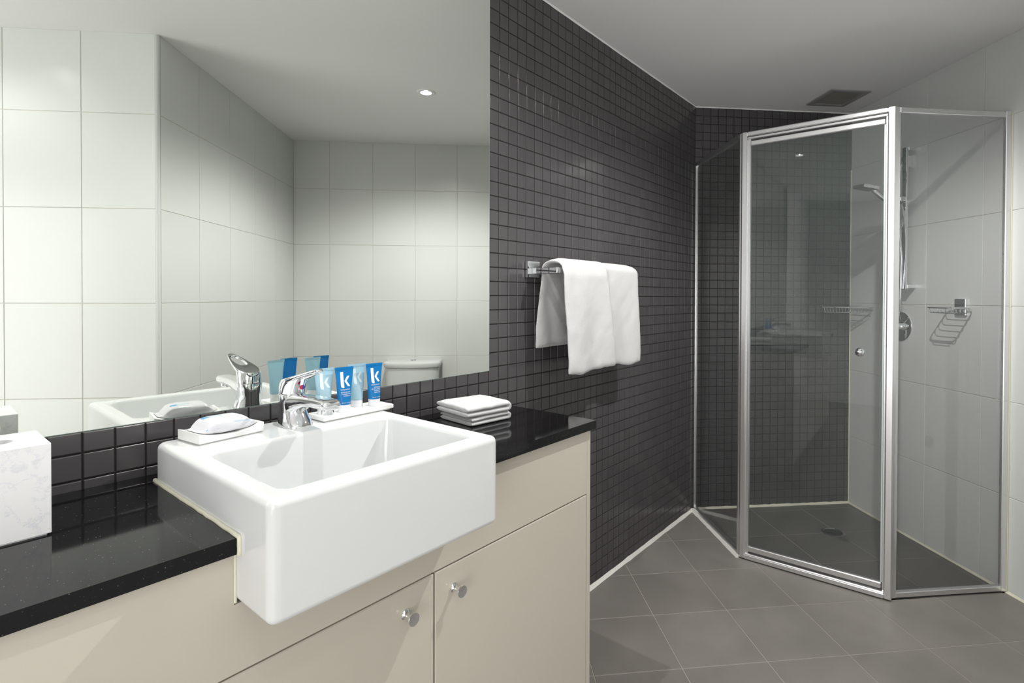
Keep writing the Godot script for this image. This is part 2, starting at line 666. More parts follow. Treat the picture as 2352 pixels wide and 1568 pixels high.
# ---------------------------------------------------------------- room shell
func shell() -> void:
	var lx := -5.0
	var p_far := Vector3.ZERO
	var p_cd := cd(DC, 0, 0)
	var p_df := cd(DC, 0, FD)
	var p_fg := cd(GC, 0, FD)
	var tg := (lx - p_fg.x) / d_ax.x
	var p_gl := p_fg + d_ax * tg
	var p_l := Vector3(lx, 0, 0)
	var room := [p_far, p_cd, p_df, p_fg, p_gl, p_l]

	# floor, local x = fc, y = -fd, z up
	var fc := Vector3(cos(FA), 0, sin(FA))
	var fd := Vector3(-sin(FA), 0, cos(FA))
	var fx := Transform3D(Basis(fc, -fd, Vector3.UP), Vector3.ZERO)
	var poly := PackedVector2Array()
	for p: Vector3 in room:
		poly.append(Vector2(p.dot(fc), -p.dot(fd)))
	if Geometry2D.is_polygon_clockwise(poly):
		poly.reverse()
	var big: PackedVector2Array = Geometry2D.offset_polygon(poly, 0.1, Geometry2D.JOIN_MITER)[0]
	var b := Mb.new()
	b.extrude(big, -0.12, -0.0015)
	var fl := put("floor", b.mesh(30), M.floor_grout, self, fx)
	tag(fl, "warm grey matt square-tiled bathroom floor with pale grout lines", "floor", "", "structure")
	var tones := []
	for k in [1.0, 0.96, 1.03]:
		tones.append(lin(0.250 * k, 0.229 * k, 0.214 * k))
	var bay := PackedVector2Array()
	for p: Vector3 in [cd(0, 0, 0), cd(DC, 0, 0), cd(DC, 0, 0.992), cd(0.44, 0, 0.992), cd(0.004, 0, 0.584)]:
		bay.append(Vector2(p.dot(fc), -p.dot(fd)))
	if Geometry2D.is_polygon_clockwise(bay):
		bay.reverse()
	var bay_tones := []  # darker tones for the floor tiles inside the shower bay
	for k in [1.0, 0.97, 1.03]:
		bay_tones.append(lin(0.138 * k, 0.130 * k, 0.122 * k))
	lay_tiles(fl, [bay], 0.3037, 0.3037, -0.2699, -0.3789, 0.003, 0.0012, 0.004, bay_tones, M.floor_tile, 0.0004, 300, func(_w, _s): return false)
	lay_tiles(fl, Geometry2D.clip_polygons(poly, bay), 0.3037, 0.3037, -0.2699, -0.3789, 0.003, 0.0012, 0.004, tones, M.floor_tile, 0.0004, 300, func(_w, _s): return false)

	var cb := Mb.new()
	var cells: Array = [big]
	for p: Vector3 in LAMPS:
		var at := Vector2(p.x, p.z)
		var q := Vector2(p.dot(fc), -p.dot(fd))
		var h := 0.031
		var next: Array = []
		for cell: PackedVector2Array in cells:
			for r: PackedVector2Array in [rect(-9, -9, q.x - h, 9), rect(q.x + h, -9, 9, 9), rect(q.x - h, -9, q.x + h, q.y - h), rect(q.x - h, q.y + h, q.x + h, 9)]:
				for piece in Geometry2D.intersect_polygons(cell, r):
					next.append(piece)
		cells = next
	for cell: PackedVector2Array in cells:
		cb.extrude(cell, H, H + 0.12)
	var ce := put("ceiling", cb.mesh(30), M.paint, self, fx)
	tag(ce, "smooth white painted ceiling over the whole bathroom", "ceiling", "", "structure")

	# dark mosaic walls
	var dark := []
	for k in [[0.077, 0.073, 0.078], [0.073, 0.069, 0.074], [0.081, 0.077, 0.082], [0.075, 0.072, 0.077]]:
		dark.append(lin(k[0], k[1], k[2]))
	var mx := -1.719
	var ve := -3.69
	var my := 0.9998
	var wb := wall("wall_back", "dark charcoal mosaic-tiled wall behind the vanity, mirror and towel rail", Transform3D(), [
		[Vector3(ve, -0.1, -0.12), Vector3(mx, my, -0.002)], [Vector3(mx, -0.1, -0.12), Vector3(0.05, H, -0.002)], [Vector3(ve, my, -0.12), Vector3(mx, H, -0.032)]], M.dark_grout)
	var towel := PackedVector2Array([Vector2(1235, 605), Vector2(1455, 610), Vector2(1465, 825), Vector2(1300, 860), Vector2(1235, 800)])
	lay_tiles(wb, [rect(ve, 0, mx, my), rect(mx, 0, 0, H)], 0.0478, 0.0482, -1.6711 - 0.0478 * 60, 1.0110 - 0.0482 * 30, 0.0026, 0.0022, 0.0040, dark, M.mosaic, 0.006, 300,
		func(w: Vector3, s: Vector2): return (w.y < TOP and s.x < 1362) or Geometry2D.is_point_in_polygon(s, towel) or (s.x < 120 and s.y > 985) or (w.y < RIM - 0.01 and w.x > -2.66 and w.x < -2.2))
	var wc := wall("wall_far", "dark charcoal mosaic-tiled end wall inside the shower", Transform3D(Basis(c_ax, Vector3.UP, d_ax), Vector3.ZERO), [[Vector3(-0.04, -0.1, -0.12), Vector3(DC + 0.1, H, -0.002)]], M.dark_grout)
	lay_tiles(wc, [rect(0.0, 0, DC, H)], 0.0477, 0.0482, 0.0448 - 0.0477 * 4, 1.0110 - 0.0482 * 30, 0.0026, 0.0022, 0.0040, dark, M.mosaic, 0.006, 300,
		func(_w, s: Vector2): return (s.x > 1694 and s.x < 1726 and s.y > 310))
	# white tile walls
	var white := []
	for k in [1.0, 0.985, 1.01]:
		white.append(lin(0.705 * k, 0.715 * k, 0.705 * k))
	var never := func(_w, _s): return false
	var wd := wall("wall_right", "white rectangular-tiled wall of the shower and the toilet", Transform3D(Basis(d_ax, Vector3.UP, -c_ax), c_ax * DC), [[Vector3(-0.1, -0.1, -0.12), Vector3(FD + 0.1, H, -0.002)]], M.white_grout)
	lay_tiles(wd, [rect(0, 0, FD, H)], 0.3044, 0.404, 0.5579 - 0.3044 * 3, 2.023 - 0.404 * 6, 0.0026, 0.0015, 0.004, white, M.white_tile, 0.0006, 300, never)
	var wr := wall("wall_rear", "white tiled wall beside the toilet, facing the shower, seen in the mirror", Transform3D(Basis(-c_ax, Vector3.UP, -d_ax), d_ax * FD), [[Vector3(-DC - 0.1, -0.1, -0.12), Vector3(-GC - 0.012, H, -0.002)]], M.white_grout)
	lay_tiles(wr, [rect(-DC, 0, -GC - 0.013, H)], 0.3044, 0.404, 0.254 - 0.3044 * 6, 2.023 - 0.404 * 6, 0.0026, 0.0015, 0.004, white, M.white_tile, 0.0006, 300, never)
	var wg := wall("wall_pillar", "white tiled wall with a rounded corner, reflected at the left of the mirror", Transform3D(Basis(d_ax, Vector3.UP, -c_ax), c_ax * GC + d_ax * FD), [[Vector3(0.012, -0.1, -0.12), Vector3(tg + 0.2, H, -0.002)]], M.white_grout)
	lay_tiles(wg, [rect(0.013, 0, tg, H)], 0.3044, 0.404, 0.3066 - 0.3044 * 2, 2.023 - 0.404 * 6, 0.0026, 0.0015, 0.004, white, M.white_tile, 0.0006, 300, never)
	wall("wall_side", "plain white painted wall beyond the left end of the vanity", Transform3D(), [[Vector3(lx - 0.1, -0.1, -0.12), Vector3(ve, H, 0.0)]], M.paint)
	wall("wall_left", "plain white painted wall at the open end of the vanity", Transform3D(), [[Vector3(lx - 0.12, -0.1, -0.1), Vector3(lx, H, p_gl.z + 0.2)]], M.paint)

	# rounded corner trim of the pillar
	var tb := Mb.new()
	var pr := PackedVector2Array([Vector2(GC + 0.0125, FD + 0.03)])
	for p in arc2(Vector2(GC + 0.0125, FD + 0.0125), 0.0125, 180, 270, 6):
		pr.append(p)
	pr.append(Vector2(GC + 0.03, FD))
	pr.append(Vector2(GC + 0.03, FD + 0.03))
	var cdx := Transform3D(Basis(c_ax, d_ax, Vector3.UP), Vector3.ZERO)
	tb.extrude(PackedVector2Array([Vector2(GC + 0.0125, FD + 0.0125)] + Array(arc2(Vector2(GC + 0.0125, FD + 0.0125), 0.0125, 180, 270, 6))), 0.0, H, cdx)
	tag(put("trim_1", tb.mesh(40), M.white_tile_plain if M.has("white_tile_plain") else M.porcelain, self), "rounded white tile trim down the outer corner of the pillar", "trim", "", "structure")
	# silicone beads
	var seal := func(a: Vector3, z: Vector3, n1: Vector3, n2: Vector3, w: float, m: Material, called: String, label: String) -> void:
		var s := Mb.new()
		var path := PackedVector3Array()
		var steps := 40
		var rings := []
		for i in steps + 1:
			var q := a.lerp(z, float(i) / steps)
			var k := w * (1.0 + rng.randf_range(-0.15, 0.15))
			rings.append(PackedVector3Array([q, q + n1 * k, q + (n1 + n2) * k * 0.42, q + n2 * k]))
		s.loft(rings)
		tag(put(called, s.mesh(40), m), label, "sealant", "", "structure")
	seal.call(Vector3(-1.70, 0, 0), Vector3(-0.02, 0, 0), Vector3.UP, Vector3(0, 0, 1), 0.013, M.silicone, "trim_2", "white silicone bead along the floor under the mosaic wall")
	seal.call(cd(0.01, 0, 0), cd(DC, 0, 0), Vector3.UP, d_ax, 0.011, M.cream, "trim_3", "cream silicone bead along the floor at the back of the shower")
	seal.call(cd(DC, 0, 0), cd(DC, 0, 1.7), Vector3.UP, -c_ax, 0.008, M.cream, "trim_4", "cream silicone bead along the floor under the white tiled wall")
	seal.call(cd(DC, 0, 0), cd(DC, 2.02, 0), d_ax, -c_ax, 0.004, M.cream, "trim_5", "thin cream silicone bead up the corner between mosaic and white tiles")
	seal.call(Vector3(-1.70, H, 0), Vector3(0, H, 0), Vector3.DOWN, Vector3(0, 0, 1), 0.005, M.paint, "trim_6", "thin white caulk line where the mosaic wall meets the ceiling")
	seal.call(cd(0, H, 0), cd(DC, H, 0), Vector3.DOWN, d_ax, 0.005, M.paint, "trim_7", "thin white caulk line above the mosaic in the shower")

func mirror() -> void:
	var t := thing("mirror", "large frameless wall mirror above the basin and vanity", "mirror", Vector3(-2.3, 1.4, -0.004), deg_to_rad(-0.6))
	var b := Mb.new()
	b.box(Vector3(-1.375, -0.3995, -0.005), Vector3(0.580, 0.955, 0.0), 0.0003)
	put("mirror_glass", b.mesh(30), M.mirror, t)
	var e := Mb.new()
	e.box(Vector3(-1.375, -0.4003, -0.0055), Vector3(0.5805, -0.3996, -0.0002), 0.0)
	e.box(Vector3(0.5801, -0.4003, -0.0055), Vector3(0.5808, 0.955, -0.0002), 0.0)
	put("polished_edge", e.mesh(30), M.mirror_edge, t)

# ---------------------------------------------------------------- vanity
func vanity() -> void:
	var t := thing("vanity_cabinet", "cream gloss vanity cabinet with round chrome knobs under the black worktop", "cabinet", Vector3(-2.69, 0, 0))
	var x0 := -3.68 + 2.69
	var o := 2.69
	var b := Mb.new()
	b.box(Vector3(x0, 0.10, 0.012), Vector3(-1.744 + o, 0.66, 0.390), 0.0)
	b.box(Vector3(x0, 0.66, 0.012), Vector3(-2.679 + o, 0.872, 0.390), 0.0)
	b.box(Vector3(-2.217 + o, 0.66, 0.012), Vector3(-1.744 + o, 0.872, 0.390), 0.0)
	put("body", b.mesh(30), M.cabinet_edge, t)
	var k := Mb.new()
	k.box(Vector3(x0, 0.0, 0.012), Vector3(-1.744 + o, 0.10, 0.34), 0.001)
	put("plinth", k.mesh(30), M.cabinet, t)
	var fp := Mb.new()
	var y0 := 0.6905
	fp.extrude(PackedVector2Array([Vector2(x0, y0), Vector2(-1.7435 + o, y0), Vector2(-1.7435 + o, 0.8725), Vector2(-2.2203 + o, 0.8725), Vector2(-2.2203 + o, 0.7935), Vector2(-2.676 + o, 0.7935), Vector2(-2.676 + o, 0.8725), Vector2(x0, 0.8725)]), 0.392, 0.412)
	put("front_panel", fp.mesh(30), M.cabinet, t)
	var ep := Mb.new()
	ep.box(Vector3(-1.7415 + o, 0.0, 0.012), Vector3(-1.7247 + o, 0.8725, 0.412), 0.001)
	put("end_panel", ep.mesh(30), M.cabinet, t)
	for w in [[-2.2945, -1.7440, -2.2460], [-2.8490, -2.2985, -2.3696], [-3.4035, -2.8530, -2.93]]:
		var d := Mb.new()
		d.box(Vector3(w[0] + o, 0.112, 0.392), Vector3(w[1] + o, 0.6865, 0.412), 0.002)
		var door := put("door", d.mesh(30), M.cabinet, t)
		var kn := Mb.new()
		kn.lathe([Vector2(0.0005, 0), Vector2(0.010, 0), Vector2(0.010, 0.002), Vector2(0.0065, 0.005), Vector2(0.0048, 0.010), Vector2(0.0046, 0.018), Vector2(0.0065, 0.0225), Vector2(0.0125, 0.0245), Vector2(0.0128, 0.0265), Vector2(0.0122, 0.0282), Vector2(0.0005, 0.0284)], 28)
		put("knob", kn.mesh(40), M.chrome, door, Transform3D(Basis.from_euler(Vector3(PI / 2, 0, 0)), Vector3(w[2] + o, 0.6368, 0.412)))

	var wt := Mb.new()
	# one slab with a notch for the basin, drawn from above
	var pl := PackedVector2Array([Vector2(-3.68, 0.0015), Vector2(-1.7194, 0.0015), Vector2(-1.7194, 0.4267), Vector2(-2.2210, 0.4267), Vector2(-2.2210, 0.0470), Vector2(-2.6755, 0.0470), Vector2(-2.6755, 0.4267), Vector2(-3.68, 0.4267)])
	wt.extrude(pl, 0.8735, TOP, Transform3D(Basis(Vector3(1, 0, 0), Vector3(0, 0, 1), Vector3(0, 1, 0)), Vector3.ZERO))
	var w2 := put("worktop", wt.mesh(30), M.stone)
	tag(w2, "polished black speckled stone worktop on the cream vanity cabinet", "worktop")

func basin() -> void:
	var t := thing("basin", "white square semi-recessed ceramic basin set into the black worktop", "basin", Vector3(-2.448, 0.7955, 0.0))
	var ox := 2.448
	var x0 := -2.6730 + ox
	var x1 := -2.2233 + ox
	var z0 := 0.0480
	var z1 := 0.5215
	var hh := RIM - 0.7955
	var rings := []
	var r := 0.012
	var ring := func(ins: float, y: float, rr: float) -> void:
		rings.append(rrect(x0 + ins, x1 - ins, z0 + ins, z1 - ins, maxf(rr - ins, 0.003), y))
	ring.call(0.03, 0.0, 0.034)
	ring.call(r, 0.0, 0.016)
	for a in [22.5, 45.0, 67.5, 90.0]:
		ring.call(r - r * sin(deg_to_rad(a)), r - r * cos(deg_to_rad(a)), 0.016)
	ring.call(0.0, hh * 0.5, 0.016)
	for a in [0.0, 22.5, 45.0, 67.5, 90.0]:
		ring.call(r - r * cos(deg_to_rad(a)), hh - r + r * sin(deg_to_rad(a)), 0.016)
	# bowl
	var bx0 := -2.6440 + ox
	var bx1 := -2.2560 + ox
	var bz0 := 0.195
	var bz1 := 0.488
	var bowl := func(ins: float, y: float, rr: float, slope := 0.0) -> void:
		var q := rrect(bx0 + ins, bx1 - ins, bz0 + ins, bz1 - ins, rr, y)
		for i in q.size():
			q[i].y -= slope * (q[i].z - 0.34)
		rings.append(q)
	bowl.call(-0.004, hh, 0.020)
	var lr := 0.008
	for a in [0.0, 30.0, 60.0, 90.0]:
		bowl.call(lr * sin(deg_to_rad(a)) - 0.002, hh - lr + lr * cos(deg_to_rad(a)), 0.022)
	bowl.call(0.012, hh - 0.055, 0.030)
	bowl.call(0.020, hh - 0.105, 0.038)
	var br := 0.028
	for a in [20.0, 45.0, 70.0, 90.0]:
		bowl.call(0.022 + br * (1.0 - cos(deg_to_rad(a))), hh - 0.108 - br * sin(deg_to_rad(a)), 0.045)
	bowl.call(0.11, hh - 0.138, 0.045)
	var b := Mb.new()
	b.loft(rings)
	put("bowl", b.mesh(75), M.porcelain, t)
	var w := Mb.new()
	w.lathe([Vector2(0.0005, 0.0035), Vector2(0.018, 0.0035), Vector2(0.021, 0.002), Vector2(0.0215, 0.0)], 28)
	put("drain_plug", w.mesh(40), M.chrome, t, Transform3D(Basis(), Vector3(0, hh - 0.1382, 0.34)))
	# sealant between basin, worktop and cabinet front
	for side in [-1, 1]:
		var x: float = x0 - 0.0012 if side < 0 else x1 + 0.0012
		var path := []
		for i in 24:
			path.append(Vector3(x + rng.randf_range(-0.0006, 0.0006), TOP - 0.7955 + 0.001 + rng.randf_range(-0.0005, 0.0005), lerpf(0.050, 0.4275, i / 23.0)))
		for i in 6:
			path.append(Vector3(x, lerpf(0.1010, 0.0775, i / 5.0), 0.4288 + rng.randf_range(-0.0005, 0.0005)))
		var s := Mb.new()
		s.tube(path, 0.0040, 8)
		put("sealant", s.mesh(60), M.cream, t)
		s = Mb.new()
		var p2 := []
		for i in 10:
			p2.append(Vector3(x, lerpf(0.0755, 0.001, i / 9.0), 0.4130))
		s.tube(p2, 0.0024, 8)
		put("sealant", s.mesh(60), M.cream, t)

# ---------------------------------------------------------------- tap
func tap() -> void:
	var t := thing("basin_tap", "chrome single-lever mixer tap on the back ledge of the basin", "tap", Vector3(-2.4370, RIM, 0.1136))
	# body: rounded column, broad foot, narrower waist
	var rings := []
	for k in [[0.0, 0.0305, 0.0400, 0.004], [0.003, 0.0310, 0.0405, 0.004], [0.012, 0.0290, 0.0375, 0.001], [0.025, 0.0262, 0.0320, -0.004], [0.040, 0.0252, 0.0285, -0.008], [0.055, 0.0256, 0.0275, -0.010], [0.066, 0.0260, 0.0270, -0.011], [0.0675, 0.0250, 0.0260, -0.011]]:
		var r := PackedVector3Array()
		for j in 36:
			var a := TAU * j / 36
			var ca := cos(a)
			var sa := sin(a)
			r.append(Vector3(signf(ca) * pow(absf(ca), 0.85) * k[1], k[0], k[3] + signf(sa) * pow(absf(sa), 0.85) * k[2]))
		rings.append(r)
	var b := Mb.new()
	b.loft(rings)
	put("body", b.mesh(60), M.chrome, t)
	# spout: swept from the column forward
	var sp := []
	for k in [[-0.010, 0.046, 0.0235, 0.0200], [0.010, 0.047, 0.0235, 0.0205], [0.024, 0.0500, 0.0225, 0.0185], [0.040, 0.0545, 0.0210, 0.0145], [0.065, 0.0588, 0.0200, 0.0118], [0.095, 0.0608, 0.0196, 0.0108], [0.125, 0.0612, 0.0195, 0.0105], [0.145, 0.0610, 0.0195, 0.0108], [0.152, 0.0609, 0.0185, 0.0100], [0.155, 0.0609, 0.0150, 0.0075]]:
		var r2 := PackedVector3Array()
		for j in 28:
			var a2 := TAU * j / 28
			var ca2 := cos(a2)
			var sa2 := sin(a2)
			r2.append(Vector3(signf(ca2) * pow(absf(ca2), 0.55) * k[2], k[1] + signf(sa2) * pow(absf(sa2), 0.6) * k[3], k[0]))
		sp.append(r2)
	var s := Mb.new()
	s.loft(sp)
	put("spout", s.mesh(60), M.chrome, t)
	var ae := Mb.new()
	ae.lathe([Vector2(0.0005, 0.0), Vector2(0.010, 0.0), Vector2(0.0118, 0.001), Vector2(0.0122, 0.004), Vector2(0.0122, 0.014), Vector2(0.0005, 0.014)], 28)
	put("aerator", ae.mesh(40), M.chrome, t, Transform3D(Basis(), Vector3(0, 0.0400, 0.137)))
	var co := Mb.new()
	co.lathe([Vector2(0.0235, 0.0), Vector2(0.0255, 0.0012), Vector2(0.0255, 0.0052), Vector2(0.0240, 0.0065)], 36)
	put("collar", co.mesh(40), M.chrome, t, Transform3D(Basis(), Vector3(0, 0.0665, -0.011)))
	# lever: a cap cut off by a slope that runs forward into a paddle with an oval opening
	var curve := func(z: float) -> float: return 0.0945 + 0.0350 * pow(clampf((z + 0.038) / 0.147, 0.0, 1.0), 1.12)
	var dome := []
	for k in [[0.0, 0.0262, 0.0268, -0.011], [0.25, 0.0266, 0.0280, -0.0100], [0.55, 0.0264, 0.0305, -0.0075], [0.80, 0.0258, 0.0335, -0.0045], [0.93, 0.0245, 0.0340, -0.0035], [0.985, 0.0215, 0.0315, -0.0035]]:
		var r3 := PackedVector3Array()
		for j in 40:
			var a3 := TAU * j / 40
			var z3: float = k[3] + sin(a3) * k[2]
			r3.append(Vector3(cos(a3) * k[1], lerpf(0.0685, curve.call(z3) - 0.002, k[0]), z3))
		dome.append(r3)
	var dm := Mb.new()
	dm.loft(dome)
	var lever := put("lever", dm.mesh(60), M.chrome, t)
	var n := 48
	var oz := 0.044          # middle of the paddle, along z
	var top := PackedVector3Array()
	var hole := PackedVector3Array()
	for j in n:
		var a4 := TAU * j / n
		var ca4 := cos(a4)
		var sa4 := sin(a4)
		var zz := 0.0350 + signf(sa4) * pow(absf(sa4), 0.85) * 0.0735
		var wd := lerpf(0.0262, 0.0158, smoothstep(-0.01, 0.105, zz))
		top.append(Vector3(signf(ca4) * pow(absf(ca4), 0.7) * wd, curve.call(zz), zz))
		var hz := 0.058 + signf(sa4) * pow(absf(sa4), 0.8) * 0.038
		hole.append(Vector3(signf(ca4) * pow(absf(ca4), 0.75) * lerpf(0.0145, 0.0105, clampf((hz - 0.02) / 0.08, 0.0, 1.0)) * 0.95, curve.call(hz), hz))
	var under := func(p: Vector3, k: float) -> Vector3: return p + Vector3(0, -lerpf(0.012, 0.0065, clampf((p.z + 0.03) / 0.10, 0.0, 1.0)) * k, 0)
	var scaled := func(p: PackedVector3Array, grow: float, k: float) -> PackedVector3Array:
		var o := PackedVector3Array()
		var mid := Vector3.ZERO
		for q in p:
			mid += q / p.size()
		for q in p:
			var g: Vector3 = q - mid
			var l := Vector2(g.x, g.z).length()
			var w: Vector3 = q + Vector3(g.x, 0, g.z) * (grow / l)
			o.append(under.call(w, k))
		return o
	var rp := [scaled.call(hole, 0.0, 0.15), scaled.call(hole, 0.0012, 0.0), scaled.call(top, -0.0022, 0.0), scaled.call(top, -0.0006, 0.12), scaled.call(top, 0.0, 0.35), scaled.call(top, -0.0008, 0.85), scaled.call(top, -0.003, 1.0), scaled.call(hole, 0.0012, 1.0), scaled.call(hole, 0.0, 0.85), scaled.call(hole, 0.0, 0.15)]
	var pd := Mb.new()
	pd.loft(rp, false)
	put("paddle", pd.mesh(65), M.chrome, lever)
	# temperature mark, red and blue halves
	for side in [-1, 1]:
		var h := Mb.new()
		var half := PackedVector2Array()
		for p in arc2(Vector2.ZERO, 0.0052, 90.0 if side < 0 else -90.0, 270.0 if side < 0 else 90.0, 14):
			half.append(p)
		h.extrude(half, 0.0, 0.0012)
		put("temperature_mark", h.mesh(30), M.red if side < 0 else M.navy, lever, Transform3D(Basis.from_euler(Vector3(0.30, -0.20, 0)), Vector3(0.0020, 0.0840, 0.0300)))

# ---------------------------------------------------------------- shower screen
func shower_screen() -> void:
	var t := thing("shower_screen", "corner shower screen of clear glass in a bright aluminium frame with angled door", "shower screen")
	t.basis = Basis(c_ax, Vector3.UP, d_ax)
	var ht := 2.031
	var A := Vector3(0.004, 0, 0.584)      # corner post beside the fixed panel
	var B := Vector3(0.440, 0, 0.992)      # corner post beside the white wall panel
	# fixed panel along the mosaic corner (plane c = 0)
	var p1 := thing_part("fixed_panel", t)
	var g1 := Mb.new()
	g1.box(Vector3(-0.003, 0.02, 0.018), Vector3(0.003, ht - 0.015, 0.560), 0.0004)
	put("glass_pane", g1.mesh(30), M.glass, p1)
	var f1 := Mb.new()
	f1.box(Vector3(-0.006, 0.006, 0.006), Vector3(0.008, ht - 0.004, 0.020), 0.0015)
	put("wall_channel", f1.mesh(30), M.alu, p1)
	f1 = Mb.new()
	f1.box(Vector3(-0.011, ht - 0.024, 0.020), Vector3(0.011, ht, 0.562), 0.0015)
	put("top_rail", f1.mesh(30), M.alu, p1)
	f1 = Mb.new()
	f1.box(Vector3(-0.011, 0.006, 0.020), Vector3(0.011, 0.026, 0.562), 0.0015)
	put("bottom_rail", f1.mesh(30), M.alu, p1)
	f1 = Mb.new()
	var rings := []
	for i in 30:
		var k := 0.013 * (1.0 + rng.randf_range(-0.15, 0.15))
		var q := Vector3(-0.011, 0.0, lerpf(0.014, 0.585, i / 29.0))
		rings.append(PackedVector3Array([q, q + Vector3(0, k, 0), q + Vector3(-k * 0.5, k * 0.5, 0), q + Vector3(-k, 0, 0)]))
	f1.loft(rings)
	put("sealant", f1.mesh(40), M.silicone, p1)
	f1 = Mb.new()
	f1.box(Vector3(-0.012, 0.004, 0.560), Vector3(0.012, ht, 0.578), 0.003)
	put("corner_post", f1.mesh(30), M.alu, p1)
	# panel that returns to the white wall (plane d = B.z)
	var p2 := thing_part("return_panel", t)
	var zz := B.z - 0.012
	var g2 := Mb.new()
	g2.box(Vector3(B.x + 0.03, 0.02, zz - 0.003), Vector3(DC - 0.022, ht - 0.014, zz + 0.003), 0.0004)
	put("glass_pane", g2.mesh(30), M.glass, p2)
	f1 = Mb.new()
	f1.box(Vector3(B.x + 0.03, ht - 0.020, zz - 0.011), Vector3(DC - 0.028, ht + 0.001, zz + 0.011), 0.0015)
	put("top_rail", f1.mesh(30), M.alu, p2)
	f1 = Mb.new()
	f1.box(Vector3(B.x + 0.03, 0.006, zz - 0.011), Vector3(DC - 0.028, 0.027, zz + 0.011), 0.0015)
	put("bottom_rail", f1.mesh(30), M.alu, p2)
	f1 = Mb.new()
	f1.box(Vector3(DC - 0.029, 0.004, zz - 0.004), Vector3(DC - 0.001, ht + 0.006, zz + 0.012), 0.0025)
	put("wall_channel", f1.mesh(30), M.alu, p2)
	f1 = Mb.new()
	f1.tube([Vector3(DC - 0.002, 0.0, zz + 0.0135), Vector3(DC - 0.002, ht, zz + 0.0135)], 0.0024, 8)
	put("sealant", f1.mesh(60), M.cream, p2)
	f1 = Mb.new()
	f1.box(Vector3(B.x - 0.006, 0.002, zz - 0.013), Vector3(B.x + 0.034, ht + 0.004, zz + 0.013), 0.006)
	put("corner_post", f1.mesh(50), M.alu, p2)
	# door frame on the diagonal; local x along the door, z outward into the room
	var u := (B - A).normalized()
	var nrm := Vector3(-u.z, 0, u.x)
	var L := (B - A).length()
	var dx := Transform3D(Basis(u, Vector3.UP, u.cross(Vector3.UP)), A)
	var df := thing_part("door_frame", t)
	df.transform = dx
	# u x up points out of the shower on this side
	f1 = Mb.new()
	f1.box(Vector3(-0.008, 0.004, -0.016), Vector3(0.017, ht + 0.001, 0.016), 0.004)
	f1.box(Vector3(0.017, 0.030, -0.016), Vector3(0.031, ht - 0.022, 0.006), 0.002)
	put("jamb", f1.mesh(40), M.alu, df)
	f1 = Mb.new()
	f1.box(Vector3(L - 0.020, 0.004, -0.016), Vector3(L + 0.008, ht + 0.001, 0.016), 0.004)
	f1.box(Vector3(L - 0.027, 0.030, -0.016), Vector3(L - 0.020, ht - 0.022, 0.004), 0.001)
	put("jamb", f1.mesh(40), M.alu, df)
	f1 = Mb.new()
	f1.box(Vector3(0.017, ht - 0.022, -0.016), Vector3(L - 0.020, ht, 0.016), 0.004)
	f1.box(Vector3(0.018, ht - 0.0345, -0.014), Vector3(L - 0.021, ht - 0.0235, 0.010), 0.002)
	put("header", f1.mesh(40), M.alu, df)
	f1 = Mb.new()
	f1.box(Vector3(0.017, 0.004, -0.016), Vector3(L - 0.020, 0.026, 0.017), 0.003)
	var hump := []
	for i in 2:
		var q2 := PackedVector3Array()
		for p in arc2(Vector2(0.009, 0.0255), 0.006, 180, 0, 10):
			q2.append(Vector3(0.018 if i == 0 else L - 0.021, p.y * 1.0 - 0.0, p.x))
		for j in q2.size():
			var ang := PI * j / (q2.size() - 1)
			q2[j] = Vector3(q2[j].x, 0.0255 + sin(ang) * 0.007, 0.009 - cos(ang) * 0.0065)
		hump.append(q2)
	f1.loft(hump)
	put("sill", f1.mesh(40), M.alu, df)
	var dr := thing_part("door_leaf", t)
	dr.transform = dx
	var d0 := 0.032
	var d1 := L - 0.029
	g2 = Mb.new()
	g2.box(Vector3(d0, 0.062, -0.003), Vector3(d1, ht - 0.062, 0.003), 0.0004)
	put("glass_pane", g2.mesh(30), M.glass, dr)
	f1 = Mb.new()
	f1.box(Vector3(d0, ht - 0.066, -0.010), Vector3(d1, ht - 0.043, 0.010), 0.003)
	put("top_rail", f1.mesh(40), M.alu, dr)
	f1 = Mb.new()
	f1.box(Vector3(d0, 0.040, -0.010), Vector3(d1, 0.066, 0.010), 0.003)
	put("bottom_rail", f1.mesh(40), M.alu, dr)
	f1 = Mb.new()
	f1.box(Vector3(d1 - 0.004, 0.066, -0.0045), Vector3(d1 + 0.0015, ht - 0.066, 0.0045), 0.001)
	put("edge_seal", f1.mesh(40), mat(lin(0.55, 0.62, 0.62), 0.25), dr)
	f1 = Mb.new()
	f1.lathe([Vector2(0.0005, 0.0), Vector2(0.011, 0.0), Vector2(0.0115, 0.004), Vector2(0.0085, 0.007), Vector2(0.0125, 0.011), Vector2(0.0172, 0.017), Vector2(0.0186, 0.0235), Vector2(0.0172, 0.030), Vector2(0.0128, 0.0350), Vector2(0.0070, 0.0378), Vector2(0.0005, 0.0386)], 32)
	put("knob", f1.mesh(60), M.chrome, dr, Transform3D(Basis.from_euler(Vector3(PI / 2, 0, 0)), Vector3(0.4865, 1.021, 0.003)))

func thing_part(called: String, parent: Node3D) -> Node3D:
	var o := Node3D.new()
	o.name = called
	parent.add_child(o, true)
	return o

# ---------------------------------------------------------------- fittings on the shower walls
func on_right(d: float, y: float) -> Transform3D:   # local x along the wall towards the room, z out of the wall
	return Transform3D(Basis(d_ax, Vector3.UP, -c_ax), c_ax * DC + d_ax * d + Vector3(0, y, 0))

